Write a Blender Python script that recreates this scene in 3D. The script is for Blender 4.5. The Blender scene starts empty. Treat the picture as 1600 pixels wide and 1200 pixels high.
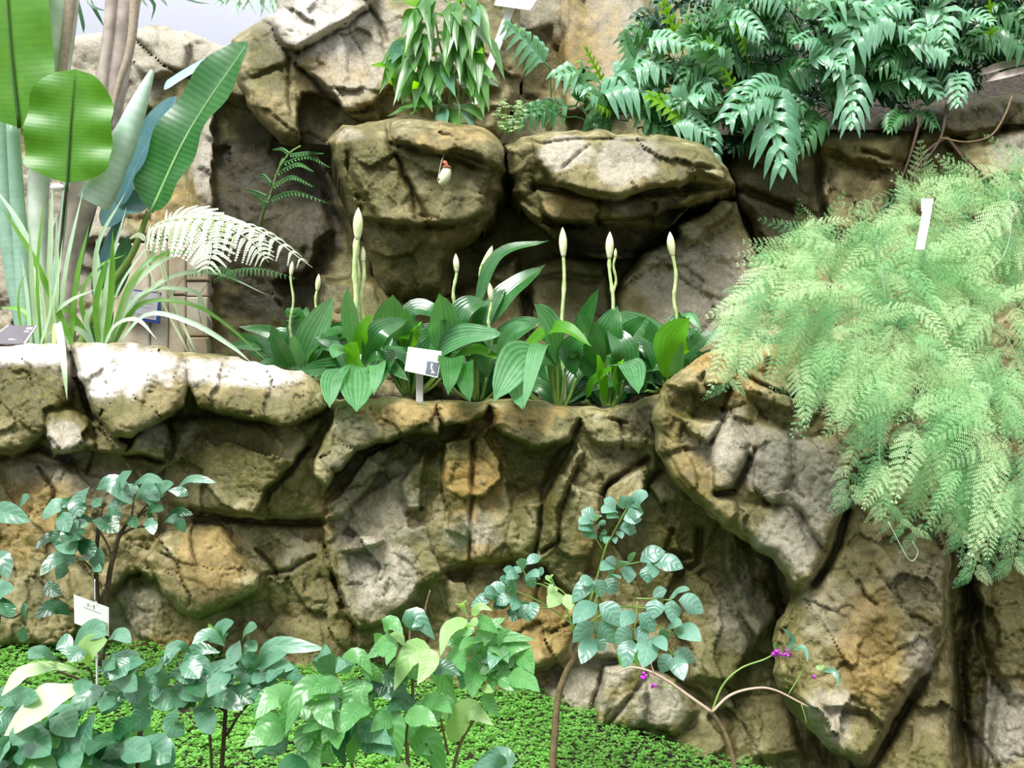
import bpy, math, random
import numpy as np
from mathutils import Vector, Matrix, Quaternion

# ------------------------------------------------------------------ camera, sky, light, exposure
scene = bpy.context.scene
COL = scene.collection
CAM_Z = 1.15
F = 1556.0                       # focal length in pixels of the 1600 px wide frame
cam_data = bpy.data.cameras.new('camera')
cam_data.sensor_width = 36.0
cam_data.lens = 36.0 * F / 1600.0
cam_data.clip_start = 0.05
cam_data.clip_end = 100
cam = bpy.data.objects.new('camera', cam_data)
cam.location = (0, 0, CAM_Z)
cam.rotation_euler = (math.radians(90), 0, 0)
COL.objects.link(cam)
scene.camera = cam
cam_data.dof.use_dof = False

world = bpy.data.worlds.new('hazy_greenhouse_sky')
scene.world = world
world.use_nodes = True
wn, wl = world.node_tree.nodes, world.node_tree.links
wn.clear()
w_out = wn.new('ShaderNodeOutputWorld')
w_bg = wn.new('ShaderNodeBackground')
w_tc = wn.new('ShaderNodeTexCoord')
w_sep = wn.new('ShaderNodeSeparateXYZ')
w_ramp = wn.new('ShaderNodeValToRGB')
w_ramp.color_ramp.interpolation = 'EASE'
els = w_ramp.color_ramp.elements
els[0].position = 0.0; els[0].color = (0.035, 0.04, 0.03, 1)      # towards the ground
els[1].position = 1.0; els[1].color = (1.0, 1.0, 1.0, 1)
for p, c in ((0.46, (0.06, 0.065, 0.055, 1)), (0.53, (0.36, 0.385, 0.37, 1)), (0.64, (0.39, 0.40, 0.455, 1)), (0.70, (0.52, 0.54, 0.61, 1)), (0.75, (0.80, 0.82, 0.87, 1)), (0.80, (1.0, 1.0, 1.03, 1))):
    e = els.new(p); e.color = c
w_ma = wn.new('ShaderNodeMath'); w_ma.operation = 'MULTIPLY_ADD'
w_ma.inputs[1].default_value = 0.5; w_ma.inputs[2].default_value = 0.5
wl.new(w_tc.outputs['Generated'], w_sep.inputs[0])
wl.new(w_sep.outputs['Z'], w_ma.inputs[0])
wl.new(w_ma.outputs[0], w_ramp.inputs[0])
wl.new(w_ramp.outputs[0], w_bg.inputs[0])
w_bg.inputs[1].default_value = 1.0
wl.new(w_bg.outputs[0], w_out.inputs[0])

sun_data = bpy.data.lights.new('soft_daylight_sun', 'SUN')
sun_data.energy = 3.1
sun_data.angle = math.radians(24)
sun_data.color = (1.0, 0.985, 0.95)
sun = bpy.data.objects.new('soft_daylight_sun', sun_data)
sun.rotation_euler = (math.radians(30), math.radians(-16), 0)
COL.objects.link(sun)

scene.view_settings.view_transform = 'Standard'
scene.view_settings.look = 'None'
scene.view_settings.gamma = 1.0
scene.view_settings.use_curve_mapping = False
scene.view_settings.exposure = 0.98
scene.cycles.max_bounces = 6
scene.cycles.diffuse_bounces = 3
scene.cycles.glossy_bounces = 2
scene.cycles.transmission_bounces = 3
scene.cycles.transparent_max_bounces = 6

# ------------------------------------------------------------------ basic helpers
def P(px, py, d):
    """a point of the place: seen at pixel (px, py) of the photograph, d metres into the scene"""
    return Vector(((px - 800.0) / F * d, d, CAM_Z + (600.0 - py) / F * d))

def tag(o, label=None, cat=None, group=None, kind=None):
    if label: o['label'] = label
    if cat: o['category'] = cat
    if group: o['group'] = group
    if kind: o['kind'] = kind
    return o

def thing(name, label, cat, loc, group=None):
    o = bpy.data.objects.new(name, None)
    o.empty_display_size = 0.05
    o.location = loc
    COL.objects.link(o)
    return tag(o, label, cat, group)

def link_mesh(name, me, mat, parent=None):
    o = bpy.data.objects.new(name, me)
    if mat is not None and not me.materials:
        me.materials.append(mat)
    COL.objects.link(o)
    if parent is not None:
        o.parent = parent
    return o

def C(r, g, b):
    """sRGB 0-255 to linear"""
    f = lambda v: (v / 255 / 12.92) if v / 255 <= 0.04045 else ((v / 255 + 0.055) / 1.055) ** 2.4
    return (f(r), f(g), f(b), 1.0)

class MB:
    """collects vertices and faces and links them as ONE mesh object"""
    def __init__(self):
        self.v, self.f, self.uv = [], [], []
    def add(self, verts, faces, uvs=None):
        n = len(self.v)
        self.v.extend([tuple(p) for p in verts])
        self.f.extend([tuple(i + n for i in f) for f in faces])
        self.uv.extend(uvs if uvs is not None else [(0.5, 0.5)] * len(verts))
    def tube(self, pts, rad, sides=6, cap=True):
        pts = [Vector(p) for p in pts]
        rad = rad if isinstance(rad, (list, tuple)) else [rad] * len(pts)
        verts, faces, uvs = [], [], []
        up = Vector((0.3, 0.2, 0.93)).normalized()
        for i, p in enumerate(pts):
            t = (pts[min(i + 1, len(pts) - 1)] - pts[max(i - 1, 0)])
            t = t.normalized() if t.length > 1e-9 else Vector((0, 0, 1))
            a = t.cross(up)
            if a.length < 1e-3: a = t.cross(Vector((1, 0, 0)))
            a.normalize(); b = t.cross(a)
            up = -b if False else up
            for k in range(sides):
                q = 2 * math.pi * k / sides
                verts.append(p + (a * math.cos(q) + b * math.sin(q)) * rad[i])
                uvs.append((i / max(1, len(pts) - 1), k / sides))
        for i in range(len(pts) - 1):
            for k in range(sides):
                k2 = (k + 1) % sides
                faces.append((i * sides + k, i * sides + k2, (i + 1) * sides + k2, (i + 1) * sides + k))
        if cap:
            faces.append(tuple(range(sides))[::-1])
            faces.append(tuple((len(pts) - 1) * sides + k for k in range(sides)))
        self.add(verts, faces, uvs)
    def box(self, c, sx, sy, sz, rot=None):
        c = Vector(c); vs = []
        for x in (-1, 1):
            for y in (-1, 1):
                for z in (-1, 1):
                    v = Vector((x * sx / 2, y * sy / 2, z * sz / 2))
                    if rot is not None: v = rot @ v
                    vs.append(c + v)
        self.add(vs, [(0, 1, 3, 2), (4, 6, 7, 5), (0, 4, 5, 1), (2, 3, 7, 6), (0, 2, 6, 4), (1, 5, 7, 3)])
    def ball(self, c, r, seg=8, rings=5, sc=(1, 1, 1)):
        c = Vector(c); vs = []; fs = []
        for i in range(rings + 1):
            th = math.pi * i / rings
            for k in range(seg):
                ph = 2 * math.pi * k / seg
                vs.append(c + Vector((r * sc[0] * math.sin(th) * math.cos(ph), r * sc[1] * math.sin(th) * math.sin(ph), r * sc[2] * math.cos(th))))
        for i in range(rings):
            for k in range(seg):
                k2 = (k + 1) % seg
                fs.append((i * seg + k, (i + 1) * seg + k, (i + 1) * seg + k2, i * seg + k2))
        self.add(vs, fs)
    def mesh(self, name, origin=None, smooth=True):
        me = bpy.data.meshes.new(name)
        o = Vector(origin) if origin is not None else Vector((0, 0, 0))
        me.from_pydata([(p[0] - o.x, p[1] - o.y, p[2] - o.z) for p in self.v], [], self.f)
        uvl = me.uv_layers.new(name='UVMap')
        idx = np.empty(len(me.loops), dtype=np.int64)
        me.loops.foreach_get('vertex_index', idx)
        uvl.data.foreach_set('uv', np.array(self.uv, dtype=np.float32)[idx].ravel())
        if smooth:
            me.polygons.foreach_set('use_smooth', np.ones(len(me.polygons), dtype=bool))
        me.update()
        return me
    def build(self, name, mat, parent=None, smooth=True):
        org = parent.location if parent is not None and parent.type == 'EMPTY' else (parent.get('_org') if parent is not None else None)
        return link_mesh(name, self.mesh(name, org, smooth), mat, parent)

def curve_pts(pts, n):
    """Catmull-Rom through the points, n samples"""
    pts = [Vector(p) for p in pts]
    if len(pts) == 2:
        return [pts[0].lerp(pts[1], i / (n - 1)) for i in range(n)]
    ext = [pts[0] * 2 - pts[1]] + pts + [pts[-1] * 2 - pts[-2]]
    out = []
    m = len(pts) - 1
    for i in range(n):
        t = i / (n - 1) * m
        k = min(int(t), m - 1); u = t - k
        a, b, c, d = ext[k:k + 4]
        out.append(0.5 * ((2 * b) + (c - a) * u + (2 * a - 5 * b + 4 * c - d) * u * u + (3 * b - a - 3 * c + d) * u ** 3))
    return out

# ------------------------------------------------------------------ noise for the rock
def _hash(ix, iy, seed):
    h = (ix.astype(np.int64) * 374761393 + iy.astype(np.int64) * 668265263 + seed * 1442695041) & 0xFFFFFFFF
    h = ((h ^ (h >> 13)) * 1274126177) & 0xFFFFFFFF
    h = (h ^ (h >> 16)) & 0xFFFFFFFF
    return h / 4294967295.0

def vnoise(x, y, seed=0):
    ix, iy = np.floor(x), np.floor(y)
    fx, fy = x - ix, y - iy
    u, v = fx * fx * (3 - 2 * fx), fy * fy * (3 - 2 * fy)
    a, b = _hash(ix, iy, seed), _hash(ix + 1, iy, seed)
    c, d = _hash(ix, iy + 1, seed), _hash(ix + 1, iy + 1, seed)
    return (a * (1 - u) + b * u) * (1 - v) + (c * (1 - u) + d * u) * v

def fbm(x, y, seed=0, octv=5, gain=0.5):
    s = np.zeros_like(x); a = 1.0; t = 0.0
    for o in range(octv):
        s += a * (vnoise(x, y, seed + o * 17) - 0.5); t += a
        x, y = x * 2.03 + 7.1, y * 2.03 + 3.7; a *= gain
    return s / t * 2

def facets(x, y, size, seed, tilt, step, aniso=1.0, ang=0.0):
    """chiselled faces: every cell of a warped cell pattern is a tilted plane of its own, with grooves between"""
    ca, sa = math.cos(ang), math.sin(ang)
    X = (x * ca + y * sa) / (size * aniso) ; Y = (-x * sa + y * ca) / size
    X = X + 0.35 * fbm(X * 1.3, Y * 1.3, seed + 5, 3); Y = Y + 0.35 * fbm(X * 1.3 + 9, Y * 1.3, seed + 6, 3)
    ix, iy = np.floor(X), np.floor(Y)
    best = np.full(x.shape, 1e9); sec = np.full(x.shape, 1e9); val = np.zeros(x.shape)
    for dx in (-1, 0, 1):
        for dy in (-1, 0, 1):
            cx, cy = ix + dx, iy + dy
            jx = cx + 0.1 + 0.8 * _hash(cx, cy, seed + 1); jy = cy + 0.1 + 0.8 * _hash(cx, cy, seed + 2)
            ex, ey = X - jx, Y - jy
            dd = np.maximum(np.abs(ex), np.abs(ey)) * 0.5 + np.sqrt(ex * ex + ey * ey) * 0.5
            gx = (_hash(cx, cy, seed + 3) - 0.5) * 2 * tilt; gy = (_hash(cx, cy, seed + 4) - 0.5) * 2 * tilt
            o = (_hash(cx, cy, seed + 7) - 0.5) * 2 * step
            v = o + gx * ex + gy * ey
            new = dd < best
            sec = np.where(new, best, np.minimum(sec, dd))
            val = np.where(new, v, val)
            best = np.where(new, dd, best)
    edge = sec - best
    return val, edge

def smooth(a, b, x):
    t = np.clip((x - a) / (b - a), 0, 1)
    return t * t * (3 - 2 * t)

def seg_dist(px, py, poly, closed=True):
    n = len(poly)
    best = np.full(px.shape, 1e18); bx = np.zeros(px.shape); by = np.zeros(px.shape)
    for i in range(n if closed else n - 1):
        x0, y0 = poly[i][:2]; x1, y1 = poly[(i + 1) % n][:2]
        dx, dy = x1 - x0, y1 - y0
        L = dx * dx + dy * dy + 1e-9
        t = np.clip(((px - x0) * dx + (py - y0) * dy) / L, 0, 1)
        qx, qy = x0 + t * dx, y0 + t * dy
        d = (px - qx) ** 2 + (py - qy) ** 2
        m = d < best
        best = np.where(m, d, best); bx = np.where(m, qx, bx); by = np.where(m, qy, by)
    return np.sqrt(best), bx, by

def inside(px, py, poly):
    r = np.zeros(px.shape, dtype=bool); n = len(poly)
    for i in range(n):
        x0, y0 = poly[i][:2]; x1, y1 = poly[(i + 1) % n][:2]
        if y0 == y1: continue
        c = ((y0 > py) != (y1 > py)) & (px < (x1 - x0) * (py - y0) / (y1 - y0) + x0)
        r ^= c
    return r

def sdf(px, py, poly):
    d, _, _ = seg_dist(px, py, poly)
    return np.where(inside(px, py, poly), -d, d)

def rough_outline(poly, amp, seed, seglen=14):
    rnd = random.Random(seed); out = []
    n = len(poly)
    for i in range(n):
        a = poly[i]; b = poly[(i + 1) % n]
        L = math.hypot(b[0] - a[0], b[1] - a[1]); k = max(1, int(L / seglen))
        nx, ny = -(b[1] - a[1]) / (L + 1e-6), (b[0] - a[0]) / (L + 1e-6)
        for j in range(k):
            t = j / k; o = rnd.uniform(-amp, amp) if j else rnd.uniform(-amp, amp) * 0.4
            out.append((a[0] + (b[0] - a[0]) * t + nx * o, a[1] + (b[1] - a[1]) * t + ny * o))
    return out

def rock(name, outline, depth, plane=(0, 0), feats=(), cracks=(), stains_and_light=(), step=3.0, edge_r=16, edge_drop=0.14,
         back=0.5, seed=1, size=(70, 22), tilt=(0.05, 0.012), stepo=(0.03, 0.006), ang=0.4, aniso=1.4, fine=0.012, warp=9, amp=4, back_dir=(0, 1, 0), rows=None):
    """a stone mass: a relief of traced faces, ledges and cracks with real depth, closed towards the back"""
    poly = rough_outline(outline, amp, seed)
    xs = [p[0] for p in poly]; ys = [p[1] for p in poly]
    x0, x1, y0, y1 = min(xs), max(xs), min(ys), max(ys)
    nx, ny = int((x1 - x0) / step) + 3, int((y1 - y0) / step) + 3
    gx, gy = np.meshgrid(x0 - step + np.arange(nx) * step, y0 - step + np.arange(ny) * step)
    px, py = gx.ravel().astype(float), gy.ravel().astype(float)
    dist, qx, qy = seg_dist(px, py, poly)
    ins = inside(px, py, poly)
    sd = np.where(ins, -dist, dist)
    # quads having at least one inside vertex
    I = np.arange(nx * ny).reshape(ny, nx)
    q = np.stack([I[:-1, :-1], I[1:, :-1], I[1:, 1:], I[:-1, 1:]], -1).reshape(-1, 4)
    q = q[ins[q].sum(1) >= 2]
    out_v = ~ins
    px = np.where(out_v, qx, px); py = np.where(out_v, qy, py); sd = np.where(out_v, 0.0, sd)
    # warped position so that traced edges look broken, not drawn
    wx = px + warp * fbm(px / 38, py / 38, seed + 50, 4); wy = py + warp * fbm(px / 38 + 31, py / 38, seed + 60, 4)
    cx, cy = (x0 + x1) / 2, (y0 + y1) / 2
    d = depth + plane[0] * (px - cx) / 100 + plane[1] * (py - cy) / 100
    for ft in feats:
        fp = ft['p']; off = ft.get('o', -0.1); g = ft.get('g', (0, 0)); soft = ft.get('s', 5); rr = ft.get('r', 18); bul = ft.get('b', 0.03)
        fx = [p[0] for p in fp]; fy = [p[1] for p in fp]
        m = (wx > min(fx) - soft - 2) & (wx < max(fx) + soft + 2) & (wy > min(fy) - soft - 2) & (wy < max(fy) + soft + 2)
        if not m.any(): continue
        ix = np.nonzero(m)[0]
        s = sdf(wx[ix], wy[ix], fp)
        w = 1 - smooth(-soft, soft, s)
        mx, my = sum(fx) / len(fx), sum(fy) / len(fy)
        base = (depth + plane[0] * (px[ix] - cx) / 100 + plane[1] * (py[ix] - cy) / 100) if not ft.get('rel') else d[ix]
        df = base + off + g[0] * (px[ix] - mx) / 100 + g[1] * (py[ix] - my) / 100
        t = np.clip(-s / rr, 0, 1)
        df = df + bul * (1 - np.sqrt(np.clip(1 - (1 - t) ** 2, 0, 1)))
        d[ix] = d[ix] * (1 - w) + df * w
    v1, e1 = facets(px, py, size[0], seed + 100, tilt[0], stepo[0], aniso, ang)
    v2, e2 = facets(px, py, size[1], seed + 200, tilt[1], stepo[1], aniso, ang + 0.6)
    zone = smooth(-0.15, 0.25, fbm(px / 130, py / 130, seed + 300, 3))
    d += v1 + v2 * (0.4 + 0.6 * zone)
    g1 = smooth(-0.1, 0.5, fbm(px / 90 + 40, py / 90, seed + 800, 3))
    d += 0.011 * np.exp(-(e1 / 0.025) ** 2) * g1 + 0.004 * np.exp(-(e2 / 0.06) ** 2) * zone * g1
    d += 0.035 * fbm(px / 110, py / 110, seed + 400, 3) + fine * fbm(px / 16, py / 16, seed + 500, 5, 0.6)
    rg = 1 - np.abs(fbm(px / 60 + 5, py / 42, seed + 600, 4))
    d += 0.009 * smooth(0.95, 1.0, rg)
    for pts, wd, dp in cracks:
        xs_ = [p[0] for p in pts]; ys_ = [p[1] for p in pts]
        m = (px > min(xs_) - 30) & (px < max(xs_) + 30) & (py > min(ys_) - 30) & (py < max(ys_) + 30)
        ix = np.nonzero(m)[0]
        if not len(ix): continue
        dd, _, _ = seg_dist(wx[ix] * 0.5 + px[ix] * 0.5, wy[ix] * 0.5 + py[ix] * 0.5, pts, False)
        d[ix] += 0.8 * dp * np.exp(-(dd / wd) ** 2)
    t = np.clip(-sd / edge_r, 0, 1)
    d += edge_drop * (1 - np.sqrt(np.clip(1 - (1 - t) ** 2, 0, 1)))
    # stains: R ochre, G moss, B pale grey and painted light, A wet and painted shade
    col = np.zeros((len(px), 4), dtype=np.float32)
    ch = {'o': 0, 'm': 1, 'g': 2, 'w': 3}
    nz = fbm(px / 30, py / 30, seed + 700, 5, 0.62)
    for (c, bx, by, rx, ry, st) in stains_and_light:
        e = ((wx - bx) / rx) ** 2 + ((wy - by) / ry) ** 2
        k = ch[c]
        col[:, k] = np.maximum(col[:, k], (st * (1 - smooth(0.35, 1.5, e + nz * 0.9))).astype(np.float32))
    X = (px - 800) / F * d; Z = CAM_Z + (600 - py) / F * d
    V = np.stack([X, d, Z], -1)
    used = np.zeros(len(px), dtype=bool); used[q.ravel()] = True
    # close the form towards the back: boundary edges pushed away from the viewer
    E = np.concatenate([q[:, [0, 1]], q[:, [1, 2]], q[:, [2, 3]], q[:, [3, 0]]])
    key = np.sort(E, 1); code = key[:, 0] * (nx * ny) + key[:, 1]
    u, inv, cnt = np.unique(code, return_inverse=True, return_counts=True)
    B = E[cnt[inv] == 1]
    bv = np.unique(B)
    remap = np.full(nx * ny, -1, dtype=np.int64)
    uv_ = np.nonzero(used)[0]; remap[uv_] = np.arange(len(uv_))
    nb = len(uv_)
    bmap1 = np.full(nx * ny, -1, dtype=np.int64); bmap1[bv] = nb + np.arange(len(bv))
    bmap2 = np.full(nx * ny, -1, dtype=np.int64); bmap2[bv] = nb + len(bv) + np.arange(len(bv))
    # sides and underside recede behind the face; tops run back level
    low = (py[bv] > (y0 + y1) / 2 + 0.1 * (y1 - y0)).astype(float)
    bd = np.stack([V[bv][:, 0] / V[bv][:, 1], np.ones(len(bv)), low * (V[bv][:, 2] - CAM_Z) / V[bv][:, 1]], -1)
    V1 = V[bv] + bd * back * 0.25 + np.stack([0 * bv, 0 * bv, 0.012 * nz[bv]], -1)
    V2 = V[bv] + bd * back
    VV = np.concatenate([V[uv_], V1, V2])
    CC = np.concatenate([col[uv_], col[bv], col[bv]])
    sk1 = np.stack([remap[B[:, 1]], remap[B[:, 0]], bmap1[B[:, 0]], bmap1[B[:, 1]]], -1)
    sk2 = np.stack([bmap1[B[:, 1]], bmap1[B[:, 0]], bmap2[B[:, 0]], bmap2[B[:, 1]]], -1)
    Q = np.concatenate([remap[q], sk1, sk2])
    me = bpy.data.meshes.new(name)
    me.vertices.add(len(VV)); me.vertices.foreach_set('co', VV.astype(np.float32).ravel())
    me.loops.add(len(Q) * 4); me.loops.foreach_set('vertex_index', Q.astype(np.int32).ravel())
    me.polygons.add(len(Q)); me.polygons.foreach_set('loop_start', (np.arange(len(Q)) * 4).astype(np.int32))
    me.polygons.foreach_set('use_smooth', np.ones(len(Q), dtype=bool))
    a = me.color_attributes.new('stain_and_light', 'FLOAT_COLOR', 'POINT')
    a.data.foreach_set('color', CC.astype(np.float32).ravel())
    me.update(calc_edges=True); me.validate()
    return link_mesh(name, me, M_ROCK)

# ------------------------------------------------------------------ materials
def new_mat(name):
    m = bpy.data.materials.new(name); m.use_nodes = True
    nt = m.node_tree
    return m, nt, nt.nodes, nt.links, nt.nodes['Principled BSDF']

def rock_material():
    m, nt, N, L, b = new_mat('weathered_garden_rock')
    geo = N.new('ShaderNodeNewGeometry')
    at = N.new('ShaderNodeAttribute'); at.attribute_name = 'stain_and_light'
    sep = N.new('ShaderNodeSeparateColor'); L.new(at.outputs['Color'], sep.inputs[0])
    def noise(scale, detail=6, rough=0.6, dist=0.0, vec=None):
        n = N.new('ShaderNodeTexNoise'); n.inputs['Scale'].default_value = scale; n.inputs['Detail'].default_value = detail
        n.inputs['Roughness'].default_value = rough; n.inputs['Distortion'].default_value = dist
        L.new(vec or geo.outputs['Position'], n.inputs['Vector']); return n.outputs['Fac']
    def ramp(fac, stops):
        r = N.new('ShaderNodeValToRGB'); e = r.color_ramp.elements
        e[0].position, e[0].color = stops[0]; e[1].position, e[1].color = stops[-1]
        for p, c in stops[1:-1]:
            q = e.new(p); q.color = c
        L.new(fac, r.inputs[0]); return r.outputs[0]
    def mix(fac, a, c, mode='MIX'):
        x = N.new('ShaderNodeMix'); x.data_type = 'RGBA'; x.blend_type = mode
        if isinstance(fac, float): x.inputs[0].default_value = fac
        else: L.new(fac, x.inputs[0])
        for i, s in ((6, a), (7, c)):
            if isinstance(s, tuple): x.inputs[i].default_value = s
            else: L.new(s, x.inputs[i])
        return x.outputs[2]
    def math_(op, a, c=None):
        x = N.new('ShaderNodeMath'); x.operation = op
        for i, s in ((0, a), (1, c)):
            if s is None: continue
            if isinstance(s, (int, float)): x.inputs[i].default_value = s
            else: L.new(s, x.inputs[i])
        return x.outputs[0]
    mp = N.new('ShaderNodeMapping'); mp.inputs['Scale'].default_value = (1, 1, 0.28)
    L.new(geo.outputs['Position'], mp.inputs['Vector'])
    streak = noise(9, 5, 0.6, 0.4, mp.outputs[0])
    big = noise(2.2, 5, 0.6, 0.3); mid = noise(11, 7, 0.68, 0.2); fine = noise(60, 5, 0.7); spk = noise(190, 3, 0.6)
    c = ramp(mid, [(0.30, C(64, 61, 34)), (0.45, C(106, 101, 62)), (0.56, C(140, 133, 94)), (0.72, C(176, 170, 142))])
    c = mix(ramp(big, [(0.40, (0, 0, 0, 1)), (0.62, (1, 1, 1, 1))]), c, mix(0.22, c, C(138, 108, 56)))
    c = mix(ramp(streak, [(0.48, (0, 0, 0, 1)), (0.68, (0.7, 0.7, 0.7, 1))]), c, C(84, 84, 34))
    def stain_light_fac(ch, colour, nz, lo, hi):
        # a stain spreads where its strength beats the noise
        s = math_('ADD', math_('MULTIPLY', sep.outputs[ch] if ch < 3 else at.outputs['Alpha'], 1.15), math_('MULTIPLY', math_('SUBTRACT', nz, 0.5), 1.5))
        return ramp(s, [(lo, (0, 0, 0, 1)), (hi, (1, 1, 1, 1))])
    gated = lambda ch, f: math_('MULTIPLY', f, math_('MULTIPLY', sep.outputs[ch] if ch < 3 else at.outputs['Alpha'], (0.75, 0.85, 0.8, 0.85)[ch]))
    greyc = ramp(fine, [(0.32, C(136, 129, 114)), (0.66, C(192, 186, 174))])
    top_lit = math_('MINIMUM', math_('MAXIMUM', math_('MULTIPLY', math_('SUBTRACT', sep.outputs[2], 1.0), 4.0), 0.0), 1.0)
    greyc = mix(top_lit, greyc, C(232, 224, 214))  # strongest pale tone: top light painted in as near white
    c = mix(gated(2, stain_light_fac(2, None, mid, 0.3, 0.75)), c, greyc)
    ochc = ramp(mid, [(0.35, C(112, 86, 28)), (0.65, C(164, 134, 70))])
    c = mix(gated(0, stain_light_fac(0, None, mid, 0.3, 0.8)), c, ochc)
    mossc = ramp(fine, [(0.35, C(44, 46, 8)), (0.52, C(76, 74, 18)), (0.70, C(112, 104, 44))])
    c = mix(gated(1, stain_light_fac(1, None, mid, 0.3, 0.8)), c, mossc)
    wetshadec = ramp(fine, [(0.35, C(26, 24, 14)), (0.7, C(66, 58, 40))])  # damp tone, also painted as shade in recesses and under ledges
    c = mix(gated(3, stain_light_fac(3, None, mid, 0.3, 0.8)), c, wetshadec)
    c = mix(ramp(spk, [(0.30, (0.7, 0.7, 0.7, 1)), (0.42, (0, 0, 0, 1))]), c, mix(0.6, c, C(40, 34, 22)))
    c = mix(ramp(spk, [(0.64, (0, 0, 0, 1)), (0.74, (0.5, 0.5, 0.5, 1))]), c, C(214, 204, 184))
    L.new(c, b.inputs['Base Color'])
    b.inputs['Roughness'].default_value = 0.62
    rr = ramp(mid, [(0.4, (0.42, 0.42, 0.42, 1)), (0.6, (0.78, 0.78, 0.78, 1))]); L.new(rr, b.inputs['Roughness'])
    b.inputs['Specular IOR Level'].default_value = 0.4
    h = math_('ADD', math_('MULTIPLY', mid, 0.6), math_('ADD', math_('MULTIPLY', fine, 0.3), math_('MULTIPLY', spk, 0.07)))
    bump = N.new('ShaderNodeBump'); bump.inputs['Strength'].default_value = 0.6; bump.inputs['Distance'].default_value = 0.03
    L.new(h, bump.inputs['Height']); L.new(bump.outputs[0], b.inputs['Normal'])
    return m
M_ROCK = rock_material()
# ------------------------------------------------------------------ the rock work
def f(p, o=-0.1, g=(0, 0), s=5, r=18, b=0.03, rel=False):
    return dict(p=p, o=o, g=g, s=s, r=r, b=b, rel=rel)

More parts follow.
